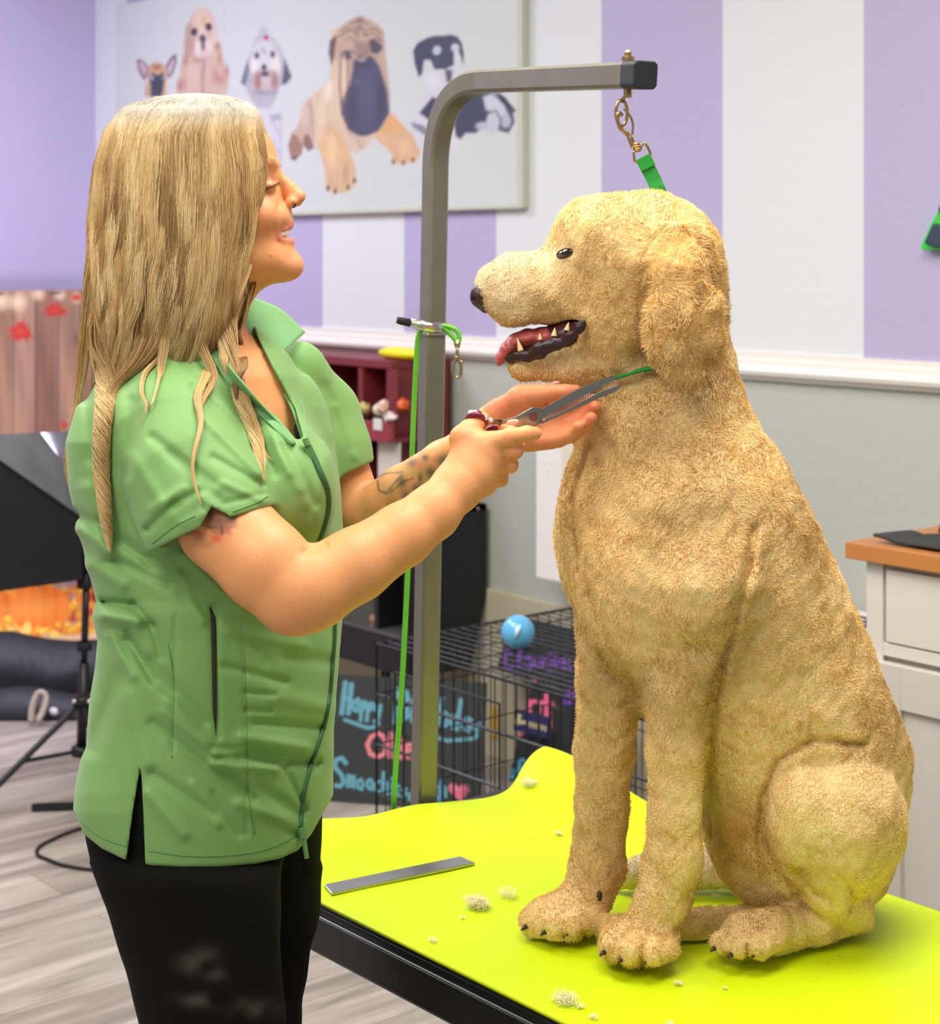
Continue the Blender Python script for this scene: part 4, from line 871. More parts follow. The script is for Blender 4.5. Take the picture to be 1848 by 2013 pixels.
# dog lead: brass snap, ring and green webbing down to the dog's neck
gl = empty('green_lead', KW(1300,700,2.24), 'green webbing lead hanging from the brass snap on the arm to the dog neck', 'lead')
M_gw = mat('green_webbing', (28,150,52), .7, noise=.1, nscale=300, bump=.5, bscale=900, bdist=.001)
D = 2.262
sn = [KW(x_,y_,D) for x_,y_ in ((1224,228),(1216,222),(1214,236),(1220,252),(1232,262),(1240,274),(1246,290))]
obj('snap_hook', join(tube(spline(sn, 26), [.0026]*12+[.003]*8+[.004]*6, 10), tube(spline([KW(x_,y_,D-.002) for x_,y_ in ((1226,214),(1236,224),(1244,242),(1243,266))],14), .0016, 8)), M_brass, gl, smooth=True)
obj('swivel', join(*[ball(KW(1250+k*1.5,284+k*5,D), (.006,.006,.0035), 12, 8) for k in range(3)]), M_brass, gl, smooth=True)
obj('d_ring', tube(spline([KW(x_,y_,D) for x_,y_ in ((1252,296),(1246,300),(1248,316),(1253,318),(1276,306),(1278,300),(1270,284),(1264,282),(1260,290),(1252,296))],40), .0017, 8), M_brass, gl, smooth=True)
wb1 = [(1264,312,2.262),(1285,352,2.262),(1300,385,2.262),(1345,460,2.285),(1388,540,2.315)]
cc = [KW(*q) for q in wb1]; cc = spline(cc, 30); wdir = KW(1276,306,2.262)-KW(1252,318,2.262); wdir /= np.linalg.norm(wdir)
def ribbon(C, wv, w, t):
    C = np.array(C); T = np.gradient(C, axis=0); T /= np.linalg.norm(T,axis=1)[:,None]; V = []; F = []
    for p, tt in zip(C, T):
        s = wv-tt*(wv@tt); s /= np.linalg.norm(s); n = np.cross(tt, s); V += [p-s*w-n*t, p+s*w-n*t, p+s*w+n*t, p-s*w+n*t]
    for i in range(len(C)-1):
        for j in range(4): F.append((4*i+j, 4*i+(j+1)%4, 4*i+4+(j+1)%4, 4*i+4+j))
    F += [(3,2,1,0), tuple(4*(len(C)-1)+j for j in range(4))]; return V, F
obj('webbing', ribbon(cc, wdir, .0095, .001), M_gw, gl)
obj('stitched_fold', ribbon([KW(1264,308,2.259),KW(1275,330,2.259)], wdir, .0098, .0022), M_gw, gl, bevel=.0005)
# spare cord lead hung on the post clamp
CD = 2.655
pc = empty('lead_clamp', KW(850,640,2.67), 'chrome clamp with a black tipped handle fixed halfway up the grooming post', 'clamp')
obj('handle', tube([KW(806,634,2.63),KW(838,642,2.64),KW(868,646,2.64)], [.0072,.0085,.0085], 14), M_chrome, pc, smooth=True)
obj('handle_tip', tube([KW(780,629,2.63),KW(788,631,2.63),KW(808,635,2.63)], [.0048,.006,.0062], 12), M_blackm, pc, smooth=True, label='black rubber tip')
cl = pb_+(pt_-pb_)*((1578-645)/(1578-400)); obj('collar_ring', sweep_square([cl-up*.010, cl+up*.010], side, S*1.25), M_chrome, pc, bevel=.002)
obj('bolt', ball(KW(858,643,2.655), (.013,.010,.008), 14, 10), M_chrome, pc, smooth=True)
cdl = empty('cord_lead', on_z(775,1572,TZ), 'thin lime green cord lead looped over the chrome clamp and hanging down to the mat', 'lead')
M_cord = mat('green_cord', (104,190,52), .55, bump=.4, bscale=700, bdist=.001)
pts = [KW(x_,y_,d_) for x_,y_,d_ in ((866,642,CD),(848,640,CD),(834,645,CD-.01),(822,664,CD-.01),(818,720,CD-.005),(814,800,CD),(810,900,CD),(806,1030,CD+.01),(802,1120,CD+.02),(796,1240,CD+.02),(788,1380,CD+.02),(780,1480,CD+.02),(775,1560,CD+.02),(774,1594,CD+.025))]
e_ = pts[-1].copy(); 
obj('cord', tube(spline(pts, 120), .0042, 10), M_cord, cdl, smooth=True)
obj('cord_loop', join(tube(spline([KW(x_,y_,CD) for x_,y_ in ((866,642),(878,650),(890,662),(899,672),(903,664),(898,650),(884,643),(870,640))],40), .0038, 10)), M_cord, cdl, smooth=True)
obj('snap_hook', join(tube([KW(899,668,CD),KW(899,684,CD)], .0042, 10), ball(KW(899,676,CD),(.0055,.0055,.0045),12,8), tube(spline([KW(x_,y_,CD) for x_,y_ in ((899,686),(900,704),(906,716),(906,734),(899,742),(891,736),(889,722),(895,710),(898,700))],36), .0026, 8), ball(KW(907,712,CD-.004),.0032,8,6)), mat('aged_steel', (176,160,132), .3, metal=1.0), cdl, smooth=True)
# ================================================================ the dog
def f_dog_head(P):
    d = ell(P, 1248, 522, 2.20, 158, 138, .088)
    d = smin(d, ell(P, 1175, 466, 2.20, 88, 78, .074), .025)                                   # brow
    d = smin(d, chain(P, [(1305,500,2.21,98),(1330,600,2.215,90),(1335,700,2.22,102),(1330,800,2.22,118)], k=.01), .04)
    muz = chain(P, [(1175,575,2.195,78),(1090,569,2.19,75),(1016,567,2.185,68),(984,563,2.183,48)], sd=.86)
    d = smin(d, muz, .022)
    d = smin(d, ell(P, 1200, 630, 2.195, 78, 95, .070), .03)                                   # cheek
    for s in (-1, 1): d = smin(d, ell(P, 1010, 592, 2.187+s*.020, 52, 46, .022), .012)          # lips of the upper jaw
    jaw = chain(P, [(1215,690,2.195,74),(1140,706,2.19,50),(1075,714,2.187,41),(1034,716,2.185,35)], sd=.95)
    d = smin(d, jaw, .010)
    # open mouth
    x, y = pxy(P); m = polysd(x, y, [(985,652),(1020,650),(1075,643),(1120,632),(1146,628),(1142,645),(1118,662),(1075,680),(1035,688),(1000,700),(975,705),(960,670)])*P[:,1]/FPX
    m = np.maximum(m, np.abs(P[:,1]-2.187)-.050)
    d = smax(d, -m, .006)
    # eye sockets
    for s in (-1, 1): d = smax(d, -ell(P, 1110, 497, 2.20+s*.0655, 20, 11, .012, -8), .008)
    return d
def f_ear(P, s):
    return zone(P, (1345,600,2.2+s*.1), .15, lambda Q: f_ear_(Q, s))
def f_ear_(P, s):
    D0 = 2.20+s*.118
    pts = [(1318,478,2.20+s*.084,42),(1332,540,D0,58),(1338,610,D0,70),(1345,670,D0,70),(1350,712,D0,46)]
    d = chain(P, pts, sd=.46, k=.01)
    d = smin(d, ell(P, 1395, 672, D0, 30, 24, .016), .012)
    return d+.0026*wob(P, 190, 31)+.0042*wob(P*np.array([1.5,1,.7],np.float32), 105, 37)
def f_dog_body(P):
    d = chain(P, [(1318,760,2.215,112),(1305,850,2.21,150),(1328,960,2.205,200),(1352,1060,2.205,228),(1392,1160,2.21,234),(1460,1275,2.215,222),(1525,1400,2.22,210),(1572,1515,2.225,206),(1578,1610,2.225,196)], sd=.80, k=.03)
    d = smin(d, ell(P, 1180, 1060, 2.235, 86, 165, .075, -6), .03)                              # far side of the breast
    d = smin(d, ell(P, 1265, 1150, 2.150, 135, 190, .075, -12), .018)                           # near shoulder
    d = smin(d, chain(P, [(1340,1010,2.135,120),(1360,1150,2.125,140),(1362,1270,2.115,72),(1337,1350,2.112,64)], k=.02), .022)
    d = smin(d, ell(P, 1240, 1250, 2.17, 62, 110, .06, -25), .02)
    # near foreleg and paw
    leg = chain(P, [(1350,1290,2.115,74),(1333,1380,2.112,57),(1331,1480,2.112,53),(1324,1600,2.112,52),(1323,1690,2.112,55),(1306,1765,2.108,50),(1283,1815,2.105,50)], k=.01)
    leg = smin(leg, ell(P, 1258, 1848, 2.100, 82, 44, .046, -8), .014)
    for i, (a, b, c, r) in enumerate(((1205,1862,2.085,26),(1238,1870,2.062,27),(1282,1872,2.058,27),(1312,1862,2.075,25))): leg = smin(leg, ell(P, a, b, c, r+4, r, .019), .006)
    d = smin(d, leg, .012)
    # far foreleg and paw
    leg = chain(P, [(1215,1225,2.235,84),(1198,1340,2.225,62),(1188,1480,2.222,55),(1182,1600,2.218,48),(1175,1700,2.214,51),(1155,1762,2.208,46),(1130,1790,2.20,44)], k=.01)
    leg = smin(leg, ell(P, 1105, 1800, 2.185, 80, 39, .044, -6), .014)
    for a, b, c, r in ((1052,1812,2.175,24),(1085,1818,2.152,25),(1128,1818,2.148,25),(1158,1808,2.165,23)): leg = smin(leg, ell(P, a, b, c, r+4, r, .018), .006)
    d = smin(d, leg, .010)
    # near hind leg
    th = ell(P, 1640, 1612, 2.155, 142, 150, .085)
    th = smin(th, ell(P, 1560, 1590, 2.135, 66, 110, .06, 8), .02)
    d = smin(d, th, .008)
    sh_ = chain(P, [(1575,1650,2.125,66),(1625,1740,2.135,52),(1668,1785,2.16,38),(1690,1806,2.185,27)], k=.01)
    d = smin(d, sh_, .010)
    ft = chain(P, [(1688,1806,2.185,26),(1600,1818,2.15,34),(1520,1828,2.125,42),(1462,1838,2.11,44)], k=.01)
    for a, b, c, r in ((1425,1852,2.10,25),(1450,1860,2.082,25),(1490,1858,2.078,25),(1515,1850,2.09,23)): ft = smin(ft, ell(P, a, b, c, r+5, r, .017), .006)
    d = smin(d, ft, .008)
    # belly, far thigh, far foot, tail
    d = smin(d, chain(P, [(1450,1500,2.24,70),(1450,1600,2.27,66),(1478,1690,2.27,58),(1508,1755,2.24,42),(1520,1790,2.2,30)], k=.01), .012)
    d = smin(d, ell(P, 1600, 1700, 2.25, 150, 80, .09), .02)
    far = chain(P, [(1530,1800,2.205,30),(1420,1816,2.19,30),(1320,1824,2.175,30),(1215,1826,2.165,24),(1195,1828,2.16,24)], k=.006)
    d = smin(d, far, .006)
    d = smin(d, ell(P, 1392, 1590, 2.215, 13, 38, .016, 6), .004)
    d = smin(d, chain(P, [(1600,1700,2.30,60),(1480,1716,2.335,40),(1380,1706,2.335,36),(1290,1706,2.335,34),(1245,1718,2.335,26),(1214,1738,2.338,10)], k=.006), .01)
    return d
def f_dog(P):
    d = zone(P, (1450,1330,2.2), .47, f_dog_body)
    def hd(P):
        d = f_dog_head(P)
        for s in (-1, 1): d = smin(d, f_ear(P, s), .0015)
        return d
    d = smin(d, zone(P, (1200,620,2.2), .26, hd), .03)
    x, y = pxy(P)
    def crease(pts, w, a):
        dd = np.full(len(P), 1e9)
        for p, q in zip(pts[:-1], pts[1:]): dd = np.minimum(dd, segd(x, y, p[0], p[1], q[0], q[1]))
        return a*np.exp(-(dd/w)**2)
    near = P[:,1] < 2.2
    d = d+np.where(near, crease([(1480,1040),(1470,1130),(1440,1230),(1412,1330),(1398,1400),(1394,1500),(1392,1640)], 11, .010)+crease([(1503,1740),(1492,1640),(1500,1570),(1530,1492),(1600,1454),(1700,1464)], 8, .009)+crease([(1160,880),(1126,990),(1140,1120),(1185,1240),(1258,1365)], 8, .006)
        +crease([(1500,1640),(1530,1720),(1580,1780)], 9, .005)+crease([(1560,1715),(1600,1752),(1640,1780)], 7, .005)+crease([(1668,1740),(1680,1765),(1672,1785)], 6, .005)
        +crease([(1278,470),(1262,540),(1256,620),(1268,690),(1300,752)], 9, .004)+crease([(1172,760),(1180,700),(1210,640),(1240,570)], 22, .003)+crease([(1090,560),(1120,600),(1110,650)], 18, .002), 0)
    d = d+np.where(near, crease([(1262,1860),(1262,1895)], 5, .006)+crease([(1222,1865),(1220,1893)], 4, .005)+crease([(1300,1860),(1300,1892)], 4, .005)+crease([(1470,1855),(1468,1885)], 4, .006)+crease([(1436,1850),(1434,1882)], 4, .004)+crease([(1502,1850),(1500,1878)], 4, .004), 0)+crease([(1108,1815),(1108,1840)], 5, .006)+crease([(1070,1812),(1070,1836)], 4, .004)+crease([(1145,1812),(1145,1836)], 4, .004)
    d = d+.0016*wob(P, 60, 41)+.0012*wob(P, 150, 42)+.0006*wob(P, 340, 43)
    return np.maximum(d, -(P[:,2]-(TZ-CH+.0005)))
lo = [-.005, 1.98, TZ-CH-.01]; hi = [.62, 2.42, .09]
DV, DQ = isosurf(f_dog, lo, hi, .0034, slack=2.1)
DN = normals(DV, DQ)
def dog_colour(P, seed=1):
    x, y = pxy(P)
    base = np.tile(lin((236,207,148)), (len(P),1)); 
    def blend(w, c):
        nonlocal base; w = np.clip(w, 0, 1)[:,None]; base = base*(1-w)+lin(c)*w
    blend(.25+.4*wob(P, 26, 61), (208,174,118)); blend((.35*wob(P, 70, 62)).clip(0,.5), (236,206,150))
    blend(np.exp(-(np.hypot((x-975)/75, (y-560)/70))**2)*.75, (234,218,186))
    blend(np.exp(-(np.hypot((x-1050)/90, (y-505)/30))**2)*.6, (238,222,184))
    blend(np.exp(-(np.hypot((x-1090)/130, (y-720)/30))**2)*.5, (232,208,160))
    blend(np.exp(-(np.hypot((x-1270)/190, (y-400)/60))**2)*.4, (234,206,150))
    tail = (P[:,1] > 2.30)&(y > 1640)&(x < 1500); blend(np.where(tail, .7, 0), (236,226,204))
    blend(np.exp(-(np.hypot((x-1398)/14, (y-1590)/44))**2)*.9*(P[:,1]>2.15), (238,226,190))
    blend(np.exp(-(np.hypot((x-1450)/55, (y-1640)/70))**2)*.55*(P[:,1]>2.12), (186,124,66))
    blend(np.exp(-(np.hypot((x-1205)/22, (y-1760)/10))**2)*.0, (60,40,20))
    return base
dog = empty('dog', [*KW(1450,1800,2.18)[:2], TZ+.001], 'large apricot doodle dog with curly clipped coat sitting on the lime mat, mouth open', 'dog')
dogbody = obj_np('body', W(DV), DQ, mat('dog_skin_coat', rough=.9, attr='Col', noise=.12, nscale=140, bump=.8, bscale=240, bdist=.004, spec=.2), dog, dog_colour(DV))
# short curly coat: fine tapering strands all over the body
def fur(n, seed):
    r = np.random.default_rng(seed); q = DQ[r.integers(0, len(DQ), n)]; w = r.random((n,4)); w /= w.sum(1)[:,None]
    P = (DV[q]*w[:,:,None]).sum(1); N = (DN[q]*w[:,:,None]).sum(1); N /= np.linalg.norm(N,axis=1)[:,None]+1e-9
    x, y = pxy(P)
    keep = P[:,2] > TZ-CH+.004
    mouth = (polysd(x, y, [(990,648),(1030,642),(1090,636),(1135,624),(1156,622),(1152,650),(1120,676),(1075,696),(1035,706),(985,716),(960,690)]) < 3)&(P[:,1] > 2.12)&(P[:,1] < 2.26)
    eye = np.hypot((x-1109)/20, (y-497)/10) < 1; keep &= ~mouth & ~(eye&(y<520))
    P, N, x, y = P[keep], N[keep], x[keep], y[keep]; n = len(P)
    head = y < 780; ear = np.hypot((x-1345)/85, (y-600)/165) < 1
    L = .0038+.0018*r.random(n); L = np.where(head, L*1.05, L); L = np.where(ear, L*1.9, L); L = np.where((y > 1500)&(x > 1400), L*.75, L)
    flow = np.stack([wob(P, 75, seed+1), wob(P, 75, seed+2), wob(P, 75, seed+3)], 1)*.75+np.stack([wob(P, 200, seed+4), wob(P, 200, seed+5), wob(P, 200, seed+6)], 1)*.45
    flow -= N*(flow*N).sum(1)[:,None]; g = np.array([0,0,-.5])-N*(N[:,2:3]*-.5); mz = ((x < 1080)&(y < 640))[:,None]*np.array([-.2,0,-.1])
    d1 = N*.5+flow*.55+g*.5+mz+r.normal(size=(n,3))*.12; d1 -= N*np.minimum((d1*N).sum(1),0)[:,None]*1.0
    d1 /= np.linalg.norm(d1,axis=1)[:,None]; d2 = d1+flow*.5+g*.5+r.normal(size=(n,3))*.2; d2 -= N*np.minimum((d2*N).sum(1)-.12,0)[:,None]; d2 /= np.linalg.norm(d2,axis=1)[:,None]
    A = P-N*.001; B = A+d1*L[:,None]*.55; C = B+d2*L[:,None]*.5
    s = np.cross(d1, N+r.normal(size=(n,3))*.06); s /= np.linalg.norm(s,axis=1)[:,None]+1e-9; wd = (.00052+.0002*r.random(n))[:,None]
    V = np.stack([A-s*wd, A+s*wd, B-s*wd*.8, B+s*wd*.8, C], 1).reshape(-1,3)
    b = np.arange(n)*5; F = np.concatenate([np.stack([b,b+1,b+3],1), np.stack([b,b+3,b+2],1), np.stack([b+2,b+3,b+4],1)])
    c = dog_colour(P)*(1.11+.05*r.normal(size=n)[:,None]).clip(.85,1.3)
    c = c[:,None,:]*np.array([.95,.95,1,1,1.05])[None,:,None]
    return V, F, c.reshape(-1,3).clip(0,1)
V, F, c = fur(FUR_N, 71)
M_fur = bpy.data.materials.new('coat_strands'); M_fur.use_nodes = True; _n = M_fur.node_tree.nodes; _l = M_fur.node_tree.links; _n.remove(_n['Principled BSDF'])
_a = _n.new('ShaderNodeAttribute'); _a.attribute_name = 'Col'; _d = _n.new('ShaderNodeBsdfDiffuse'); _t = _n.new('ShaderNodeBsdfTranslucent'); _m = _n.new('ShaderNodeMixShader'); _m.inputs[0].default_value = .35
_l.new(_a.outputs['Color'], _d.inputs['Color']); _l.new(_a.outputs['Color'], _t.inputs['Color']); _l.new(_d.outputs[0], _m.inputs[1]); _l.new(_t.outputs[0], _m.inputs[2]); _l.new(_m.outputs[0], _n['Material Output'].inputs['Surface'])
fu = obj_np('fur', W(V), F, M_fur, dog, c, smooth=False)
# nose
M_nose = mat('dog_nose', (62,40,42), .38, bump=.6, bscale=300, bdist=.001)
nv_, nq_ = isosurf(lambda P: smax(smin(ell(P,944,579,2.183,20,26,.0205,14), ell(P,957,596,2.183,15,20,.012), .006), -np.minimum(ell(P,931,590,2.170,6,8,.006), ell(P,931,590,2.196,6,8,.006)), .003)+.0004*wob(P,500,3), K(900,630,2.1)*[1,0,1]+[0,2.14,0], K(990,530,2.2)*[1,0,1]+[0,2.23,0], .0012)
obj_np('nose', W(nv_), nq_, M_nose, dog)
# eyes with dark rims
d_eye = surf(f_dog, 1110, 498, 2.05, 2.25) or 2.138
for s in (-1, 1):
    def f_eye(P, s=s):
        Q = P.copy(); Q[:,1] = P[:,1] if s < 0 else 4.40-P[:,1]
        X = (Q[:,0]/Q[:,1]*FPX+CX-1110+.2*((HY-Q[:,2]/Q[:,1]*FPX)-498)); Y = (HY-Q[:,2]/Q[:,1]*FPX)-498+.2*X; r = np.sqrt((X/14.5)**2+(Y/9.0)**2)
        return np.maximum(np.maximum(f_dog(Q)-.0042*(1-np.clip(r,0,1)**2)-.0003, (r-1)*.004), (Q[:,1]-d_eye)-.02)
    eo = d_eye if s < 0 else 4.40-d_eye
    V, Q = isosurf(f_eye, [K(1085,1,eo)[0]-.004, eo-.02, K(1,512,eo)[2]], [K(1135,1,eo)[0]+.004, eo+.02, K(1,484,eo)[2]], .0008)
    ey_ = obj_np('eye', W(V), Q, mat('dog_eye', (34,18,13), .08, coat=.5), dog)
    rim = []
    for t in np.linspace(0,2*math.pi,26)[:-1]:
        a, b = 1110+15.5*math.cos(t)-1.5*math.sin(t), 498+9.0*math.sin(t)-3.0*math.cos(t); dd = (surf(f_dog, a, b, 2.05, 2.25) or d_eye)-.0010; rim.append(KW(a, b, dd if s < 0 else 4.40-dd))
    obj('eyelid', tube(rim, .0009, 6, closed=True), mat('eyelid_dark', (84,52,38), .5), ey_, smooth=True)
# mouth: dark lining, lips, tongue, teeth
M_lip = mat('dog_lip', (52,30,34), .35, bump=.4, bscale=150); M_tng = mat('dog_tongue', (182,84,84), .35, bump=.5, bscale=260, sss=.1)
M_tooth = mat('dog_tooth', (238,214,160), .3)
lining = obj_np('mouth_lining', *(lambda vq: (W(vq[0]), vq[1]))(isosurf(lambda P: np.maximum(chain(P, [(1150,640,2.187,26),(1110,656,2.187,30),(1060,674,2.187,22),(1025,688,2.187,13),(1006,696,2.187,7)], sd=1.7), 0*P[:,0]-1), K(1020,720,2.1)*[1,0,1]+[0,2.12,0], K(1190,600,2.2)*[1,0,1]+[0,2.25,0], .0025)), mat('mouth_dark', (70,24,30), .4), dog)
def f_lip(P):
    Q = P.copy(); Q[:,1] = 2.187-np.abs(P[:,1]-2.187)
    pts = [(996,704,.000,7),(1004,706,.018,10),(1034,700,.032,14),(1062,690,.040,16),(1092,677,.045,14),(1118,662,.049,11),(1140,645,.054,8),(1148,634,.056,5)]
    d = chain(Q, [(a,b,2.187-c,r) for a,b,c,r in pts], sd=.5, k=.004)
    d = smin(d, chain(Q, [(1148,634,2.187-.056,5),(1125,637,2.187-.050,4),(1095,643,2.187-.044,3)], sd=.6), .003)
    return d+.0010+.0013*wob(P, 260, 17)+.0008*wob(P, 600, 18)
V, Q = isosurf(f_lip, K(975,730,2.1)*[1,0,1]+[0,2.11,0], K(1175,610,2.2)*[1,0,1]+[0,2.26,0], .0016); obj_np('lip', W(V), Q, M_lip, dog)
def f_tongue(P):
    d = chain(P, [(1112,656,2.187,16),(1070,662,2.187,18),(1036,664,2.186,16),(1012,672,2.184,14),(996,686,2.182,12),(986,702,2.181,10),(981,714,2.180,6)], sd=2.3, k=.006)
    x, y = pxy(P); return d+.0022*np.exp(-((P[:,1]-2.185)/.003)**2)+.0004*wob(P,400,2)
V, Q = isosurf(f_tongue, K(950,740,2.1)*[1,0,1]+[0,2.12,0], K(1140,620,2.2)*[1,0,1]+[0,2.25,0], .0016); obj_np('tongue', W(V), Q, M_tng, dog)
def tooth(px, py, D, h, r, ang):
    b = KW(px, py, D); a = math.radians(ang); t = KW(px+math.sin(a)*h, py-math.cos(a)*h, D)
    P_ = spline([b, b*.5+t*.5+[0,0,.0003], t], 8); return obj('tooth', tube(P_, np.linspace(r, .0004, 8)), M_tooth, lining, smooth=True)
for s in (-1, 1):
    for a in ((1024,690,.028,27,.0042,-16),(1005,694,.014,13,.0030,-20),(1062,668,.031,13,.0032,-4),(1089,661,.033,17,.0045,6),(1114,650,.035,17,.0042,14)):
        tooth(a[0], a[1], 2.187+s*a[2], a[3], a[4], a[5])
for k in range(-2, 3): tooth(999, 696, 2.184+k*.0045, 9, .0022, -25)
# claws
for px, py, D in ((1188,1872,2.062),(1224,1886,2.046),(1276,1889,2.042),(1316,1878,2.056),(1034,1822,2.156),(1072,1832,2.136),(1122,1832,2.132),(1162,1824,2.148),(1406,1864,2.085),(1440,1876,2.066),(1486,1876,2.062)):
    b = KW(px, py, D+.006); t = KW(px-9, py+7, D-.002); t[2] = max(t[2], TZ+.004)
    obj('claw', tube([b, b*.5+t*.5+[0,0,.001], t], [.0032,.0026,.0008], 8), mat('claw_dark', (52,36,30), .4), dogbody, smooth=True)
bp_ = surf(f_dog, 1178, 1762) or 2.17; o = obj('dewclaw', ball(KW(1178,1762,bp_), (.004,.004,.007), 10, 8), MATS['claw_dark'], dogbody, smooth=True)
# ================================================================ the groomer
HD = 2.13
def f_head(P):
    Q = P.copy(); Q[:,1] = HD-np.abs(P[:,1]-HD)                    # mirrored halves
    d = ell(Q, 405, 330, HD, 124, 128, .076)
    d = smin(d, ell(Q, 452, 318, HD, 90, 88, .064), .02)
    d = smin(d, ell(Q, 487, 430, HD, 76, 95, .056), .025)
    d = smin(d, ell(Q, 520, 322, HD-.018, 26, 12, .026), .008)      # brow ridge
    d = smin(d, ell(Q, 512, 425, HD-.034, 40, 38, .026), .012)      # cheek
    d = smin(d, ell(Q, 548, 520, HD, 46, 33, .026), .016)           # chin
    d = smin(d, ell(Q, 566, 524, HD, 27, 25, .019), .010)
    d = smin(d, ell(Q, 470, 505, HD-.026, 80, 46, .028), .02)       # jaw
    d = smin(d, chain(Q, [(536,526,HD,26),(500,540,HD,31),(440,556,HD,60)]), .012)
    d = smax(d, -ell(Q, 551, 352, HD-.030, 16, 13, .017), .008)     # socket
    d = smin(d, ell(Q, 527, 366, HD-.0315, 17, 13, .0135), .004)
    d = smin(d, chain(Q, [(539,330,HD,9),(551,349,HD,9),(573,370,HD,9),(588,386,HD,13)], k=.004), .006)
    d = smin(d, chain(Q, [(560,360,HD,10),(576,388,HD,15)], sd=1.1), .006)
    d = smin(d, ell(Q, 573, 397, HD-.0100, 11, 9, .0062), .005)    # nostril wing
    d = smin(d, ell(Q, 581, 400, HD, 12, 6, .005), .003)
    d = smax(d, -ell(Q, 578, 405, HD-.008, 5, 5, .004), .0015)
    d = smin(d, ell(Q, 556, 428, HD, 19, 22, .030), .010)           # muzzle
    d = smin(d, chain(Q, [(570,439,HD,8),(566,444,HD-.010,7),(557,452,HD-.020,5),(545,462,HD-.027,3)], k=.002), .005)   # upper lip
    d = smin(d, chain(Q, [(570,474,HD,8.5),(565,475,HD-.010,8),(555,473,HD-.020,5.5),(545,467,HD-.027,3)], k=.002), .006)
    d = smin(d, ell(Q, 556, 492, HD, 20, 17, .022), .010)
    d = smax(d, -ell(Q, 562, 460, HD, 25, 7.5, .0255, -4), .002)
    x, y = pxy(P)
    sm = np.exp(-(segd(x, y, 548, 400, 535, 452)/6)**2)*np.exp(-((np.abs(P[:,1]-HD)-.034)/.012)**2)
    return d+.0022*sm
TF, TS = (.77,-.63), (.63,.77)        # facing and shoulder directions (sideways, depth)
TOR = np.array([(600,395,470,.06),(640,345,500,.10),(690,262,590,1),(740,196,625,1),(800,160,648,1),(870,141,662,1),(960,150,674,1),(1050,170,678,1),(1110,186,678,1),(1165,200,675,1),(1182,204,675,1),(1210,197,674,1),(1260,206,673,1),(1310,198,670,1),
    (1380,182,662,1),(1440,171,656,1),(1500,160,656,1),(1560,151,657,1),(1600,148,655,1),(1660,152,652,1),(1720,156,648,1),(1790,160,642,1)], float)
TOR[:,1] -= np.interp(TOR[:,0], [690,760,1150,1600,1800], [0,16,14,6,4])
def torso(P, grow=0.0, dep=1.0):
    x, y = pxy(P); D = P[:,1]
    xl, xr = np.interp(y, TOR[:,0], TOR[:,1]), np.interp(y, TOR[:,0], TOR[:,2])
    cx = (xl+xr)/2; w = (xr-xl)/2/FPX*D; Dc = np.interp(y, [600,800,1200,1600], [2.15,2.15,2.12,2.10])
    mj = w/.85*dep+grow; mn = mj*.66
    dx = (x-cx)*D/FPX; dd = D-Dc; u = dx*TS[0]+dd*TS[1]; v = dx*TF[0]+dd*TF[1]
    r = (np.abs(u/mj)**2.2+np.abs(v/mn)**2.2)**(1/2.2); d = (r-1)*mn*.85
    top = (640-y)*D/FPX+np.abs(u)*.30
    return smax(d, np.clip(top, -1, 1), .06)
NECK = [(440,545,2.13,52),(418,610,2.135,60),(405,680,2.15,78),(420,760,2.16,110)]
ARMN = [(385,930,1.99,72),(440,1030,1.955,90),(520,1110,1.93,88),(580,1163,1.925,84),(612,1158,1.925,80),(700,1110,1.94,71),(790,1052,1.965,61),(850,1008,1.985,53),(898,958,2.005,46),(922,935,2.012,44)]
ARMF = [(610,790,2.30,60),(660,900,2.30,58),(700,1010,2.28,56),(722,1020,2.27,56),(790,962,2.24,46),(870,905,2.21,38),(930,866,2.185,33),(965,835,2.17,33)]
def f_hand_near(P):
    """right hand closed on the shears: back of the hand towards the viewer"""
    d = chain(P, [(900,956,2.008,45),(925,925,2.014,47),(950,895,2.018,46)], sd=.62, k=.01)
    d = smin(d, chain(P, [(935,930,2.02,42),(975,880,2.028,32)], sd=.6), .012)
    d = smin(d, chain(P, [(945,940,2.03,38),(985,905,2.04,26)], sd=.6), .012)
    d = smin(d, chain(P, [(925,890,2.020,34),(912,862,2.022,26),(922,842,2.028,18)], sd=.8, k=.008), .014)      # ball of the thumb
    f = [chain(P, [(922,846,2.028,18),(938,832,2.036,15),(950,822,2.048,12.5)], k=.003),                          # thumb up through the ring
         chain(P, [(972,868,2.016,20),(1006,858,2.010,17),(1036,853,2.016,15.5),(1052,852,2.024,13)], k=.004),     # index along the shank
         chain(P, [(988,884,2.022,19),(1012,886,2.018,16.5),(1018,872,2.040,14),(1002,846,2.056,12.5),(988,838,2.060,11)], k=.003),
         chain(P, [(985,908,2.030,19),(1003,914,2.028,16),(1002,902,2.052,14),(975,884,2.070,12.5)], k=.003),
         chain(P, [(965,936,2.036,18),(984,942,2.036,15),(984,930,2.056,13),(962,910,2.070,12)], k=.003)]
    for e in f: d = smin(d, e, .005)
    return d
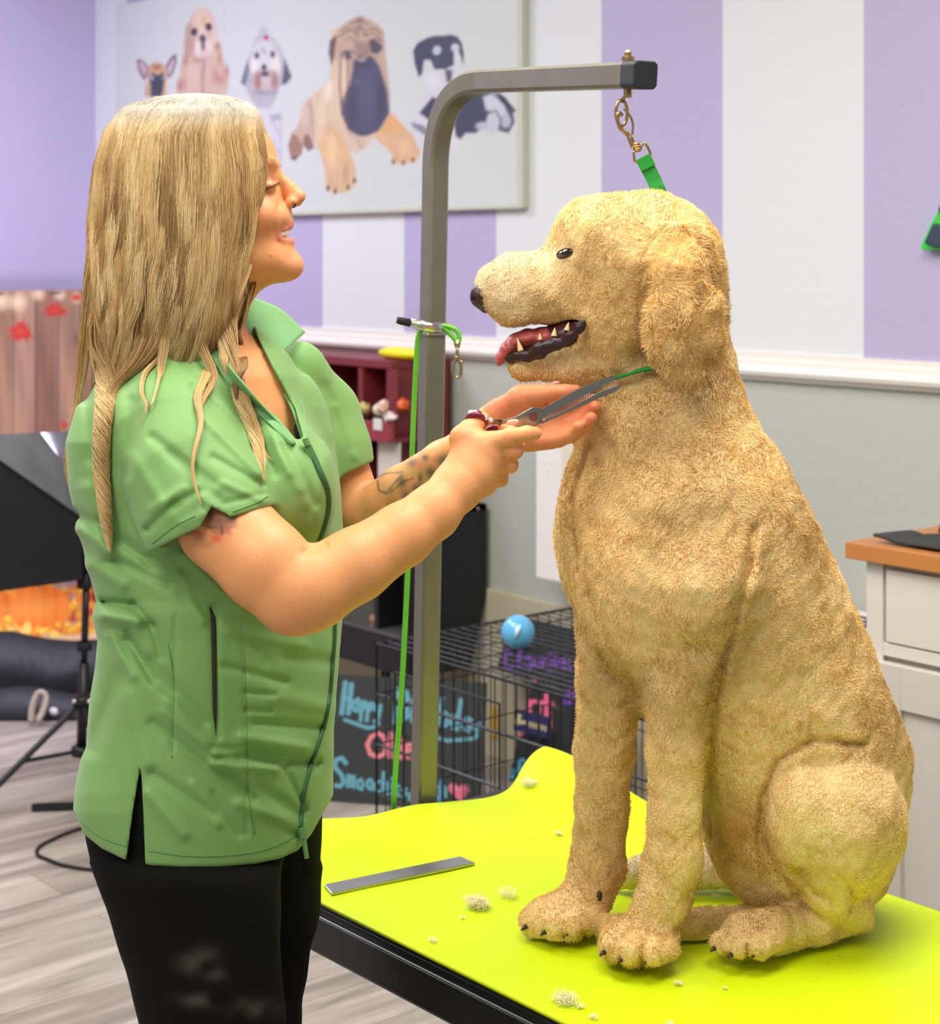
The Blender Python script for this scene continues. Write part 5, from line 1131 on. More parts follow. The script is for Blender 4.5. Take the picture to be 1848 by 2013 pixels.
def f_hand_far(P):
    """left hand, palm turned to the viewer, cupped under the dog's chin"""
    d = chain(P, [(955,842,2.172,34),(990,828,2.165,42),(1040,830,2.155,48)], sd=.55, k=.01)
    d = smin(d, chain(P, [(1010,862,2.155,28),(1080,850,2.150,34)], sd=.6), .012)
    d = smin(d, chain(P, [(985,815,2.160,30),(1025,785,2.150,27),(1060,775,2.142,21)], sd=.75, k=.006), .010)
    d = smin(d, ell(P, 1072, 802, 2.168, 52, 30, .013), .008)
    f = [chain(P, [(1050,778,2.144,20),(1085,772,2.138,16),(1112,770,2.136,14),(1132,766,2.138,10)], k=.004),      # thumb along the jaw
         chain(P, [(1070,822,2.160,22),(1110,806,2.162,16),(1148,796,2.156,14.5),(1166,786,2.146,12)], k=.004),    # index
         chain(P, [(1078,838,2.155,22),(1120,830,2.152,17),(1156,820,2.142,15.5),(1170,800,2.130,12.5)], k=.004),
         chain(P, [(1076,852,2.148,21),(1114,850,2.140,16.5),(1146,842,2.128,15.5),(1162,822,2.116,12.5)], k=.004),
         chain(P, [(1066,866,2.142,19),(1098,864,2.134,15),(1124,856,2.122,14),(1138,838,2.112,11.5)], k=.004)]
    for e in f: d = smin(d, e, .0045)
    return d
def f_skin(P):
    d = zone(P, (450,390,HD), .26, f_head)
    d = smin(d, chain(P, NECK, k=.01), .03)
    t = torso(P, -.012); x, y = pxy(P)
    t = smax(t, (y-1050)*P[:,1]/FPX, .02)
    d = smin(d, t, .03)
    d = smin(d, zone(P, (620,970,1.98), .32, lambda P: smin(chain(P, ARMN, sd=.92, k=.008), zone(P, (970,890,2.03), .13, f_hand_near), .012)), .004)
    d = smin(d, zone(P, (880,880,2.2), .27, lambda P: smin(chain(P, ARMF, sd=.92, k=.008), zone(P, (1070,820,2.15), .15, f_hand_far), .012)), .004)
    clav = np.exp(-(segd(x, y, 480, 655, 540, 690)/10)**2)*.0015
    cre = np.exp(-(segd(x, y, 600, 1085, 640, 1072)/7)**2)*np.where(P[:,1] < 2.05, .003, 0)
    return d-clav+cre
HEM = np.array([(120,1590),(148,1600),(165,1640),(200,1668),(245,1690),(300,1702),(360,1706),(430,1705),(500,1698),(550,1688),(585,1672),(612,1640),(640,1590),(658,1560),(700,1520)], float)
FOLDS = [ # x0,y0,x1,y1,amp(mm, + is a ridge),width
 (205,1183,262,1190,-3.5,8),(262,1190,300,1232,-3,8),(205,1210,270,1222,5,12),(300,1232,318,1290,-3,10),(236,1060,300,1110,-4,12),(180,1110,240,1150,3,14),
 (300,1100,420,1215,-3,14),(360,1090,470,1190,3,14),(250,1260,330,1360,-2.5,12),(300,1300,400,1420,-2.5,14),(330,1380,430,1480,2.5,14),(430,1190,520,1300,-2,16),
 (420,1470,560,1500,-3.5,10),(420,1502,540,1512,4,10),(425,1490,470,1494,-3,7),(440,1520,500,1570,-3,9),(300,1520,420,1600,-2.5,11),(290,1560,360,1640,2.5,12),
 (480,1450,600,1470,4,13),(500,1480,620,1500,-4.5,12),(500,1540,590,1600,-3,12),(470,1580,560,1612,2.5,12),(560,1290,640,1300,-2,14),(540,1370,640,1390,2,16),
 (540,860,590,960,2.5,12),(560,880,620,990,-2.5,11),(520,820,570,930,2,10),(600,700,648,850,1.5,18),(585,720,625,860,-1.5,14),(470,780,540,930,-3,9),(600,1010,560,1130,-2,14),
 (170,760,180,900,-2.5,14),(200,900,230,1040,-3,12),(170,960,200,1090,2.5,14),(640,900,620,1040,2,14),(235,1330,180,1470,-2,18),(250,1370,290,1500,2,18),
 (300,1420,470,1560,-2.5,10),(320,1400,500,1540,2,10),(250,1240,300,1340,-2.5,8),(215,1250,260,1330,2.5,9),(225,1100,330,1150,-2.5,10),(150,1010,220,1040,-3,10),(155,1040,215,1085,3,10),(350,1130,400,1220,2.5,10),(440,1310,560,1340,-2.5,9),(450,1240,600,1270,2.2,12),(500,1420,630,1430,-3,9),(560,1510,600,1590,-2.5,7),(520,1610,580,1640,-2,8),(420,1560,470,1640,-2,8),(380,1540,430,1620,2,8),(420,1195,428,1450,-2.5,7),(478,1230,485,1640,-1.2,4),(345,1210,338,1480,-1.0,4),(480,1360,540,1366,-2,6),(480,1395,530,1398,-2,6),(425,1480,480,1478,2,6)]
SFOLDS = [(345,700,470,800,-4,9),(380,760,500,880,-3.5,9),(400,820,510,930,3.5,10),(300,860,420,950,-3,10),(260,900,330,1010,2.5,14),(330,890,430,980,-2.5,9),(290,1040,345,990,-5,8),(345,990,395,965,-3.5,7),
 (300,1000,360,960,3,10),(420,900,515,955,-3,8),(440,950,520,985,2.5,8),(260,790,250,930,-3,12),(235,760,225,900,2.5,12),(440,990,520,970,-2,6),(395,975,420,1000,2,8),(360,1030,400,1010,2,8)]
def folds(x, y, L):
    o = np.zeros(len(x))
    for a,b,c,d_,am,w in L: o += am*.001*np.exp(-(segd(x, y, a, b, c, d_)/w)**2)
    return o
def f_shirt(P):
    x, y = pxy(P); D = P[:,1]; s = D/FPX
    t = torso(P, .0)
    t = smin(t, ell(P, 560, 960, 2.04, 100, 120, .08), .06)
    sh = chain(P, [(400,640,2.15,80),(420,720,2.16,110)]); t = smin(t, sh, .05)
    t0 = t
    t = t-np.clip(folds(x, y, FOLDS)*1.45, -.0065, .007)*np.where(D < 2.2, 1, .3)-.0014*wob(P, 30, 91)-.0004*wob(P*np.array([1,1,2.2]), 75, 92)*np.clip((y-1150)*.01,0,1)
    hem = np.interp(x, HEM[:,0], HEM[:,1]); below = (y-hem)*s
    t = smax(t, below, .004)
    t = np.maximum(t, -np.maximum(t0+.013, (1560-y)*s))             # hollow skirt of the tunic
    slit = polysd(x, y, [(277,1500),(262,1590),(243,1730),(287,1730),(282,1600)])*s
    t = np.maximum(t, -np.maximum(slit, D-2.08))
    # near sleeve
    a = chain(P, [(335,772,2.06,92),(345,850,2.02,112),(372,930,1.985,122),(408,1005,1.965,128),(440,1090,1.95,128)], sd=.86, k=.02)
    a0 = a; a = a-np.clip(folds(x, y, SFOLDS)*1.2, -.006, .007)-.001*wob(P, 60, 93)
    pl = ((x-285)*.371+(y-1088)*.928); hp = (pl+7*np.sin((x-300)/60))*s
    a = smax(a, hp, .003); a = np.maximum(a, -np.maximum(a0+.0125, (-70-pl)*s))
    nt = polysd(x, y, [(416,996),(384,1052),(400,1090),(470,1040),(448,1012)])*s; a = np.maximum(a, -np.maximum(nt, D-1.96))
    # far sleeve
    b = chain(P, [(585,735,2.27,62),(630,810,2.30,70),(655,890,2.29,70),(668,940,2.285,70)], sd=.9, k=.02)
    b0 = b; b = b-folds(x, y, [(640,760,690,880,-2.5,10),(660,800,700,900,2.5,9)])-.001*wob(P, 60, 95)
    pf = ((x-723)*.42+(y-905)*.91-6); b = smax(b, pf*s, .003); b = np.maximum(b, -np.maximum(b0+.007, (-50-pf)*s))
    d = smin(t, a, .010); d = smin(d, b, .012)
    # neck opening
    vn = polysd(x, y, [(380,560),(486,560),(492,625),(508,668),(535,722),(560,768),(580,805),(596,862),(582,864),(548,822),(520,800),(488,768),(455,722),(430,690),(400,640)])*s
    d = smax(d, -np.maximum(vn, D-2.30), .003)
    return d
def f_legs(P):
    x, y = pxy(P); D = P[:,1]; s = D/FPX
    t = torso(P, -.014); t = smax(t, (1380-y)*s, .02); t = smax(t, (y-1680)*s, .05)
    near = chain(P, [(350,1600,2.04,176),(368,1680,2.03,176),(388,1800,2.025,158),(408,1920,2.025,140),(425,2013,2.025,131),(438,2130,2.03,112),(452,2300,2.05,92),(452,2440,2.06,98),(455,2620,2.07,78),(458,2800,2.075,52),(458,2860,2.078,50)], sd=.86, k=.02)
    far = chain(P, [(500,1560,2.17,130),(508,1650,2.17,128),(508,1780,2.17,114),(500,1900,2.17,98),(494,2013,2.17,91),(495,2130,2.18,80),(490,2300,2.19,72),(488,2440,2.20,76),(490,2600,2.21,60),(492,2750,2.215,44),(492,2790,2.218,42)], sd=.9, k=.02)
    d = smin(t, near, .04); d = smin(d, far, .012)
    d = smax(d, torso(P, -.0125)-np.clip((y-1690)*s*.8, 0, 9), .01)
    x_, y_ = x, y
    return d-.0012*wob(P, 30, 97)*(y > 1700)
def f_hull(P):
    x, y = pxy(P); D = P[:,1]; s = D/FPX
    T = np.array([(183,372,388,.004),(186,335,425,.022),(191,300,456,.036),(199,268,480,.050),(212,244,498,.062),(230,226,509,.072),(260,205,517,.081),(320,187,525,.088),(400,179,519,.093),(480,176,500,.096),(560,175,482,.098),(640,182,462,.096),(700,196,430,.085),(740,206,380,.06),(770,210,300,.03)])
    xl, xr, h = [np.interp(y, T[:,0], T[:,k]) for k in (1,2,3)]
    cx, w = (xl+xr)/2, (xr-xl)/2*s; r = (np.abs((x-cx)*s/w)**3.6+np.abs((D-HD)/h)**2.4)**(1/2.8); d = (r-1)*np.minimum(w, h)*.8
    d = smax(d, (188-y)*s, .02); return smax(d, (y-745)*s, .02)
def hull_depth(x, y, side=-1):
    T = np.array([(183,372,388,.000),(186,333,427,.026),(191,298,459,.040),(199,266,484,.054),(212,242,502,.066),(230,224,514,.076),(260,203,523,.084),(320,185,532,.090),(400,177,526,.095),(480,176,506,.098),(560,175,488,.100),(640,182,466,.098),(700,196,430,.092),(740,206,400,.088),(800,200,420,.085),(900,190,420,.085)])
    xl, xr, h = [np.interp(y, T[:,0], T[:,k]) for k in (1,2,3)]
    q = np.clip(np.abs((x-(xl+xr)/2)/((xr-xl)/2))**3.6, 0, .98); return HD+side*h*(1-q)**(1/2.4)

pr = empty('person', [*KW(420,1700,2.12)[:2], 0], 'smiling woman with long blonde hair in a green tunic and black leggings, trimming the dog', 'person')
def box_cam(x0, x1, y0, y1, d0, d1):
    a = [K(x, y, d) for x in (x0,x1) for y in (y0,y1) for d in (d0,d1)]; a = np.array(a); lo, hi = a.min(0), a.max(0); lo[1], hi[1] = d0, d1; return lo, hi
SV, SQ = isosurf(f_skin, *box_cam(110, 1190, 185, 1270, 1.83, 2.42), .0019, slack=1.8)
def skin_colour(P):
    x, y = pxy(P); D = P[:,1]; base = np.tile(lin((229,160,105)), (len(P),1))
    def bl(w, c, a=1.0):
        nonlocal base; w = np.clip(w*a, 0, 1)[:,None]; base = base*(1-w)+lin(c)*w
    g = lambda cx, cy, rx, ry: np.exp(-(((x-cx)/rx)**2+((y-cy)/ry)**2))
    near = D < 2.13
    bl(g(512,430,45,45), (222,136,104), .55); bl(g(590,392,22,22), (226,140,106), .5); bl(g(575,520,28,24), (226,144,112), .4)
    hf = (x > 950)&(D > 2.09)&(y < 920); bl(np.where(hf, .65, 0), (222,128,92)); bl(np.where(hf, .5+.5*wob(P, 90, 12), 0)*.35, (196,92,66))
    bl(np.where((x > 880)&(D < 2.09), g(1015,900,30,30)+g(905,855,20,16), 0), (232,140,100), .5)
    bl((.5*wob(P, 40, 13)).clip(0,.4), (236,160,108), .6)
    # lips, brow, lash line, mole
    lip = np.minimum(segd(x,y,574,438,546,462)-5.0, segd(x,y,577,478,548,468)-6.5); bl(np.clip(.5-lip/2.5,0,1)*(x > 541)*(np.abs(y-461) < 27)*(D < 2.17)*(D > 2.08), (206,116,104), .65)
    br_ = polysd(x, y, [(500,318),(520,308),(540,312),(544,318),(538,322),(520,318),(503,326)]); bl(np.clip(.5-br_/3,0,1)*(D < 2.12), (136,92,62), .8)
    ly = segd(x,y,520,372,536,366); ly2 = segd(x,y,536,366,549,360); bl(np.clip(.5-(np.minimum(ly,ly2)-1.8)/2,0,1)*(D < 2.125), (70,42,38), .9)
    bl(g(533,352,16,7)*(D < 2.125), (190,124,92), .5); bl(g(528,379,14,5)*(D < 2.12), (196,128,98), .4); bl(g(532,504,2,2), (130,76,50), .8)
    cr = polysd(x, y, [(574,398),(578,394),(580,404),(576,408)]); bl(np.clip(.5-cr/2,0,1)*(D<2.13), (120,60,48), .6)
    # freckles
    rr = np.random.default_rng(3)
    for k in range(34):
        t = rr.random(); a, b = (420+rr.uniform(0,430)), 0; b = 1150-(a-600)*.55+rr.uniform(-60,60) if a > 600 else 1080+rr.uniform(-60,90)
        bl(g(a,b,2.0,2.0)*(D < 2.0), (186,118,70), .4)
    # tattoo on the near upper arm
    na = D < 2.0
    bl(np.where(na, 1, 0)*np.clip(.5-polysd(x,y,[(398,1030),(408,1002),(425,985),(448,1012),(470,1010),(462,1034),(440,1052),(420,1050)])/4,0,1), (150,96,70), .75)
    for a,b,rx,ry,c in ((412,1008,8,14,(86,60,50)),(430,1022,10,10,(120,78,58)),(452,1022,10,8,(128,84,60)),(372,1046,10,5,(96,70,64)),(425,1058,14,9,(216,72,56)),(392,1056,12,10,(180,120,84)),(388,1046,8,5,(206,70,58)),(404,1070,14,8,(190,128,90)),(450,1045,6,8,(200,92,72)),(418,1036,16,3,(100,66,52)),(436,1042,3,10,(104,70,54)),(462,1034,8,5,(180,120,90)),(448,1010,4,8,(92,66,56))):
        bl(g(a,b,rx,ry)*na, c, .85)
    # tattoo sleeve on the far forearm
    fa = (D > 2.13)&(x > 700)&(x < 915)&(y > 860); k1 = (86,88,80)
    T_ = lambda pts, w, c, a=.8: bl(np.clip(.5-(np.min([segd(x,y,*p,*q) for p,q in zip(pts[:-1],pts[1:])],0)-w)/3,0,1)*fa, c, a)
    bl(np.where(fa, np.clip((wob(P, 120, 77)+.3)*.5,0,.45), 0), (190,150,100)); 
    T_([(790,950),(770,975),(768,1000),(752,1012),(745,1040)], 9, (200,150,76), .8); T_([(800,925),(830,930),(850,950),(830,975),(800,985)], 10, (192,156,92), .7)
    T_([(742,945),(745,965),(760,970),(775,950),(790,935)], 2, k1); T_([(738,940),(760,930),(790,928)], 2, (120,116,106)); T_([(768,968),(790,948),(812,940)], 2, k1)
    for a,b,rx,ry in ((790,948,9,14),(846,928,10,12),(820,960,12,10),(870,905,14,14),(812,910,16,10),(836,900,8,8),(798,975,10,12),(770,1010,8,16),(745,1035,14,14),(858,935,8,10),(826,940,5,12)):
        bl(g(a,b,rx,ry)*fa, (74,80,76), .85)
    bl(g(825,915,14,8)*fa, (206,120,96), .6); bl(g(856,900,10,6)*fa, (206,110,90), .4)
    return base
skin = obj_np('body', W(SV), SQ, mat('skin', rough=.48, attr='Col', sss=.08, bump=.3, bscale=170, bdist=.0012, spec=.35), pr, skin_colour(SV))
# teeth, nose ring, lashes, nails
M_teeth = mat('teeth', (244,236,220), .2)
tp = [(560-((k/6)**2)*12, 456+abs(k)*.3, HD+k*.0036) for k in range(-6,7)]
for k, (a, b, c) in enumerate(tp): obj('tooth', ball(KW(a+4,b,c), (.0036,.0036,.0056), 12, 8, np.array([[1,0,0],[0,1,0],[0,0,1]])), M_teeth, skin, smooth=True)
nr = [KW(576+5*math.cos(t), 402+5*math.sin(t)*1.2, HD-.0125) for t in np.linspace(-2.6,1.6,14)]
obj('nose_ring', tube(nr, .0009, 6), M_blackm, skin, smooth=True)
for s in (-1, 1):
    L = []
    for k in range(9):
        a = 519+k*3.6; b = 372-k*1.5; dp = HD+s*(.0450-.0011*k); L.append(tube(spline([KW(a,b,dp),KW(a+1,b+3,dp+s*.003),KW(a+3,b+5.5,dp+s*.005)],5), [.0006,.0005,.0004,.0003,.0001], 4))
    obj('eyelashes', join(*L), mat('lash_black', (30,20,20), .6), pr)
M_nail = mat('nail', (236,186,168), .2, coat=.3)
def nail(px, py, D, rx, ry, ang): 
    t = math.radians(ang); R = np.array([[math.cos(t),0,-math.sin(t)],[0,1,0],[math.sin(t),0,math.cos(t)]]); V, F = ball((0,0,0), (rx/FPX*D, .0016, ry/FPX*D), 14, 8, R)
    V = W(V+K(px,py,D)); obj('fingernail', (V,F), M_nail, skin, smooth=True)
nail(1008,830,2.040,13,6,8); nail(1066,757,2.150,10,4,5); nail(1092,753,2.150,9,4,10)
# tunic
HV, HQ = isosurf(f_shirt, *box_cam(110, 745, 560, 1730, 1.80, 2.44), .0024, slack=2.0)
M_sh = mat('green_tunic', (121,166,92), .62, noise=.05, nscale=7, bump=.25, bscale=700, bdist=.0006, sheen=.15)
obj_np('tunic', W(HV), HQ, M_sh, pr)
M_zip = mat('zip_green', (46,98,52), .55)
def on_shirt(pts, off=.002, f=None):
    o = []
    for a, b in pts:
        d = surf(f or f_shirt, a, b, 1.75, 2.45)
        o.append(None if d is None else KW(a, b, d-off))
    ok = [q for q in o if q is not None]; return np.array(ok)
def lacquer(name, pts, r, m, off=.001, n=60, f=None, label=None, flat=1.0):
    P_ = spline([(a,b,0) for a,b in pts], n)[:, :2]; Q_ = on_shirt(P_, off, f)
    if len(Q_) > 3: return obj(name, tube(Q_, r, 8), m, pr, smooth=True, label=label)
zip1 = lacquer('zipper', [(603,872),(616,900),(632,935),(643,965),(644,1000),(636,1035),(625,1070)], .0042, M_zip, .0005)
zip2 = lacquer('zipper', [(657,1212),(656,1260),(652,1310),(648,1360),(638,1420),(622,1470),(606,1520),(597,1560),(592,1600),(590,1646)], .0036, M_zip, .0005)
d_ = surf(f_shirt, 605, 885, 1.75, 2.45)
obj('zip_pull', join(tube([KW(600,862,d_-.004),KW(605,876,d_-.005)], .004, 8), obox(KW(611,895,d_-.005), (KW(620,915,d_)-KW(603,878,d_))*.5, W(np.array([.0035,0,.0015]))-[0,0,CH], W(np.array([0,.001,0]))-[0,0,CH])), mat('zip_pull_green', (92,140,78), .5), zip1)
d_ = (surf(f_shirt, 588, 1640, 1.75, 2.45) or 1.95)-.004
obj('zip_pull', join(tube([KW(590,1628,d_),KW(596,1648,d_)], .0045, 8), tube([KW(597,1648,d_),KW(603,1687,d_-.002)], .003, 8)), mat('zip_pull_green', (92,140,78), .5), zip2)
M_dk = mat('pocket_shadow', (40,44,30), .8)
lacquer('pocket_opening', [(411,1190),(417,1225),(419,1300),(420,1380),(423,1446)], np.interp(np.linspace(0,1,60),[0,.2,.8,1],[.0012,.0048,.0036,.0012]), M_dk, -.0018)
M_seam = mat('seam_green', (92,146,78), .7)
for pts in ([(330,1262),(342,1340),(340,1420),(338,1490)],[(480,1270),(484,1380),(486,1480),(488,1560),(500,1640)],[(292,1672),(360,1682),(440,1682),(520,1670),(590,1640)],[(160,1616),(200,1646),(248,1664)],[(300,1068),(345,1034),(384,1014)],[(458,1006),(500,990),(526,976)],[(412,1185),(407,1196)]):
    lacquer('seam', pts, .0009, M_seam, .0, 50)
# collar: far lapel folded over, near lapel edge
def sheet(name, rows, m, th=.0022):
    R = [spline([KW(*q) for q in r], 22) for r in rows]; R = np.array(R); R2 = np.array([spline(R[:,j], 22) for j in range(22)]).transpose(1,0,2)
    n_, k = R2.shape[:2]; V = R2.reshape(-1,3); F = [(i*k+j, i*k+j+1, (i+1)*k+j+1, (i+1)*k+j) for i in range(n_-1) for j in range(k-1)]
    o = obj(name, (V,F), m, pr, smooth=True); md = o.modifiers.new('thick','SOLIDIFY'); md.thickness = th; md.offset = 0; return o
sheet('collar', [[(489,584,2.22),(478,604,2.19),(473,626,2.165),(474,648,2.15)],[(520,594,2.245),(506,622,2.20),(498,648,2.165),(494,672,2.145)],[(556,612,2.262),(540,644,2.215),(526,672,2.17),(514,700,2.14)],[(600,654,2.262),(580,672,2.22),(556,694,2.175),(533,722,2.138)]], mat('green_collar', (112,166,102), .6, sheen=.15, bump=.2, bscale=700, bdist=.0006))
sheet('lapel', [[(533,722,2.138),(540,716,2.15),(550,704,2.165)],[(552,765,2.108),(560,757,2.12),(574,745,2.14)],[(575,808,2.088),(582,800,2.10),(596,790,2.12)],[(594,864,2.068),(600,858,2.10),(606,852,2.09)]], MATS['green_collar'])
_d = lambda a, b, o: (a, b, (surf(f_shirt, a, b, 1.75, 2.4) or 2.03)-o)
sheet('lapel', [[_d(398,668,.004),_d(414,676,.010),_d(428,690,.010)],[_d(438,738,.004),_d(452,736,.011),(468,741,2.012)],[_d(482,792,.003),_d(495,788,.009),(510,791,2.010)],[_d(530,834,.003),_d(541,831,.008),(553,836,2.022)],[_d(572,876,.002),_d(579,872,.005),(585,874,2.036)]], MATS['green_collar'])
# black top showing in the neckline
d1_ = surf(f_skin, 585, 850, 1.75, 2.45) or 2.07
sheet('undershirt', [[(576,815,d1_+.03),(586,818,d1_+.03),(594,826,d1_+.035)],[(572,838,d1_-.002),(584,840,d1_-.002),(600,842,d1_+.004)],[(570,880,d1_-.004),(584,884,d1_-.004),(602,884,d1_)]], mat('navy_top', (26,28,44), .7))
# leggings and shoes
LV, LQ = isosurf(f_legs, *box_cam(120, 700, 1370, 2910, 1.80, 2.42), .0040, slack=2.2)
LW = W(LV); LW[:,2] = np.maximum(LW[:,2], .05)
def leg_colour(P):
    x, y = pxy(P); b = np.tile(lin((15,13,11)), (len(P),1))
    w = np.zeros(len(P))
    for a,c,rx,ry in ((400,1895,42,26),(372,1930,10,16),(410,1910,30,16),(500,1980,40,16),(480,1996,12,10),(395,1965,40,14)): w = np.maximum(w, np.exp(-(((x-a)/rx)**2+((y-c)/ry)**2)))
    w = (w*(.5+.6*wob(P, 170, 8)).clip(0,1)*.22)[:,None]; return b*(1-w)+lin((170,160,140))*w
obj_np('leggings', LW, LQ, mat('black_leggings', rough=.85, attr='Col', spec=.15), pr, leg_colour(LV))
for px, py, D in ((458,2880,2.08),(492,2812,2.22)):
    c = KW(px, py, D); V, F = ball((0,0,0), (.12,.045,.045), 20, 10); V[:,0] += .05; V[:,2] = np.maximum(V[:,2], -.03)
    V = V@np.array([[math.cos(-.6),-math.sin(-.6),0],[math.sin(-.6),math.cos(-.6),0],[0,0,1]]).T
    obj('shoe', (V+np.array([c[0],c[1],.032]), F), M_blackm, pr, smooth=True)
# ---------------------------------------------------------------- hair
def hair_colour(t, tone, y):
    """t along the strand, tone 0 dark .. 1 light, y height in the picture plane used for the ashy roots"""
    dk, md_, lt = lin((140,102,62)), lin((214,176,116)), lin((246,224,172)); root = lin((172,169,158))
    c = np.where(tone[:,None] < .5, dk+(md_-dk)*(tone*2)[:,None], md_+(lt-md_)*(tone*2-1)[:,None])
    w = np.clip(1-(y-212)/50, 0, 1)[:,None]*.9; return c*(1-w)+root*w
GY = np.array([183,186,191,199,212,230,260,330,420,500,600,680,760,860])
GL = np.array([[372,333,298,266,242,224,203,184,177,175,172,182,196,200],[388,427,459,484,502,514,523,532,526,506,484,458,440,430]], float)
GB = {500:[175,205,238,276,338,412,470,496,506],600:[172,200,228,258,326,400,450,472,484],680:[182,203,222,240,300,384,430,448,458],760:[196,206,214,226,262,352,410,430,440],860:[200,208,214,214,230,300,380,410,430],
      420:[177,212,246,284,345,418,478,508,526],330:[184,220,252,290,350,418,474,510,532],260:[203,234,262,296,350,412,462,500,523]}
U9 = np.linspace(0,1,9); GX = []
for k in range(9):
    row = []
    for j, yy in enumerate(GY): row.append(GB[yy][k] if yy in GB else GL[0][j]+(GL[1][j]-GL[0][j])*(.5-.5*math.cos(math.pi*U9[k])*(.85+.15*abs(math.cos(math.pi*U9[k])))))
    GX.append(row)
GX = np.array(GX, float)
def hair_x(u, y):
    g = np.array([np.interp(y, GY, r) for r in GX]); k = np.clip(u, 0, .9999)*(len(GX)-1); i = k.astype(int); f = k-i
    ar = np.arange(g.shape[1]) if g.ndim > 1 else 0
    return g[i, ar]*(1-f)+g[i+1, ar]*f
def hair_block(side, NC, NS, K_, seed, lens):
    r = np.random.default_rng(seed); V_all, C_all = [], []
    cu = np.sort(r.random(NC)); S = NC*NS
    u0 = np.repeat(cu, NS)+r.normal(size=S)*.012; tone = np.repeat(r.beta(1.1,.9,NC), NS)*.8+.2*r.random(S)
    ye = np.repeat(r.uniform(*lens, NC), NS)+r.normal(size=S)*26; ye += 40*np.exp(-((u0-.15)/.2)**2)
    y0 = 183.2+7*r.random(S)**2
    ph, ph2 = np.repeat(r.uniform(0,6.28,NC), NS), r.uniform(0,6.28,S); am = np.repeat(r.uniform(3,13,NC), NS); fr = np.repeat(r.uniform(60,120,NC), NS)
    lay = np.repeat(r.uniform(-.004,.005,NC), NS)+r.normal(size=S)*.0012
    t = np.linspace(0,1,K_); pts = np.zeros((S,K_,3)); col = np.zeros((S,K_,3))
    uc = np.repeat(cu, NS)
    for j, tj in enumerate(t):
        y = y0+(ye-y0)*tj; con = 1-.62*np.clip(tj*1.3-.25,0,1)
        u = uc+(u0-uc)*con*1.6+r.normal(size=S)*.0006
        x = hair_x(np.clip(u,0,1), y)+am*np.clip((y-300)/300,0,1)*np.sin(y/fr*2.2+ph)+1.2*np.sin(y/22+ph2)
        xi = x; D = hull_depth(xi, y, side)+side*(.0025+lay*(.3+.7*tj))+side*.0025*np.sin(y/fr*2+ph*1.7)*np.clip((y-260)/200,0,1)
        sxy = D/FPX; pts[:,j] = np.stack([(x-CX)*sxy, D, (HY-y)*sxy], -1); col[:,j] = hair_colour(np.full(S,tj), np.clip(tone,0,1), y)
    return pts, col
def ribbons3(pts, col, rad):
    """three sided tapering tubes for many strands at once"""
    S, K_, _ = pts.shape; T = np.gradient(pts, axis=1); T /= np.linalg.norm(T,axis=2)[:,:,None]+1e-12
    a = np.cross(T, np.array([0,1.0,0])); a /= np.linalg.norm(a,axis=2)[:,:,None]+1e-9; b = np.cross(T, a)
    prof = np.interp(np.linspace(0,1,K_), [0,.1,.8,1], [.8,1,.9,.15])[None,:,None]*np.broadcast_to(np.asarray(rad,float).reshape(-1,1,1) if np.ndim(rad) else rad, (S,1,1))
    vs = [pts+(a*math.cos(k*2.094)+b*math.sin(k*2.094))*prof for k in range(3)]
    V = np.stack(vs, 2).reshape(-1,3); C = np.repeat(col.reshape(-1,3), 3, 0)
    base = (np.arange(S)[:,None]*K_+np.arange(K_-1)[None]).ravel()*3
    F = np.concatenate([np.stack([base+k, base+(k+1)%3, base+3+(k+1)%3, base+3+k], 1) for k in range(3)])
    return V, F, C
M_hair = mat('hair', rough=.42, attr='Col', spec=.4)
hv, hq = isosurf(f_hull, *box_cam(150, 560, 170, 790, 1.98, 2.28), .003, slack=2.4)
def hull_colour(P):
    x, y = pxy(P); n = wob(np.stack([x*.12, y*.006, P[:,1]*20], 1), 1.5, 4); return hair_colour(None, np.clip(.25+.25*n,0,1), y)
hairmesh = [(W(hv), hq, hull_colour(hv))]
HP = []
def add_h(pts, col, rad): V, F, C = ribbons3(pts, col, rad); HP.append((V, F, C))
for side, NC, NS, sd in ((-1,170,84,201),(-1,80,40,207),(1,90,44,203)):
    p_, c_ = hair_block(side, NC, NS, 20, sd, (600,770) if sd != 207 else (430,640)); add_h(p_, c_, .00036)
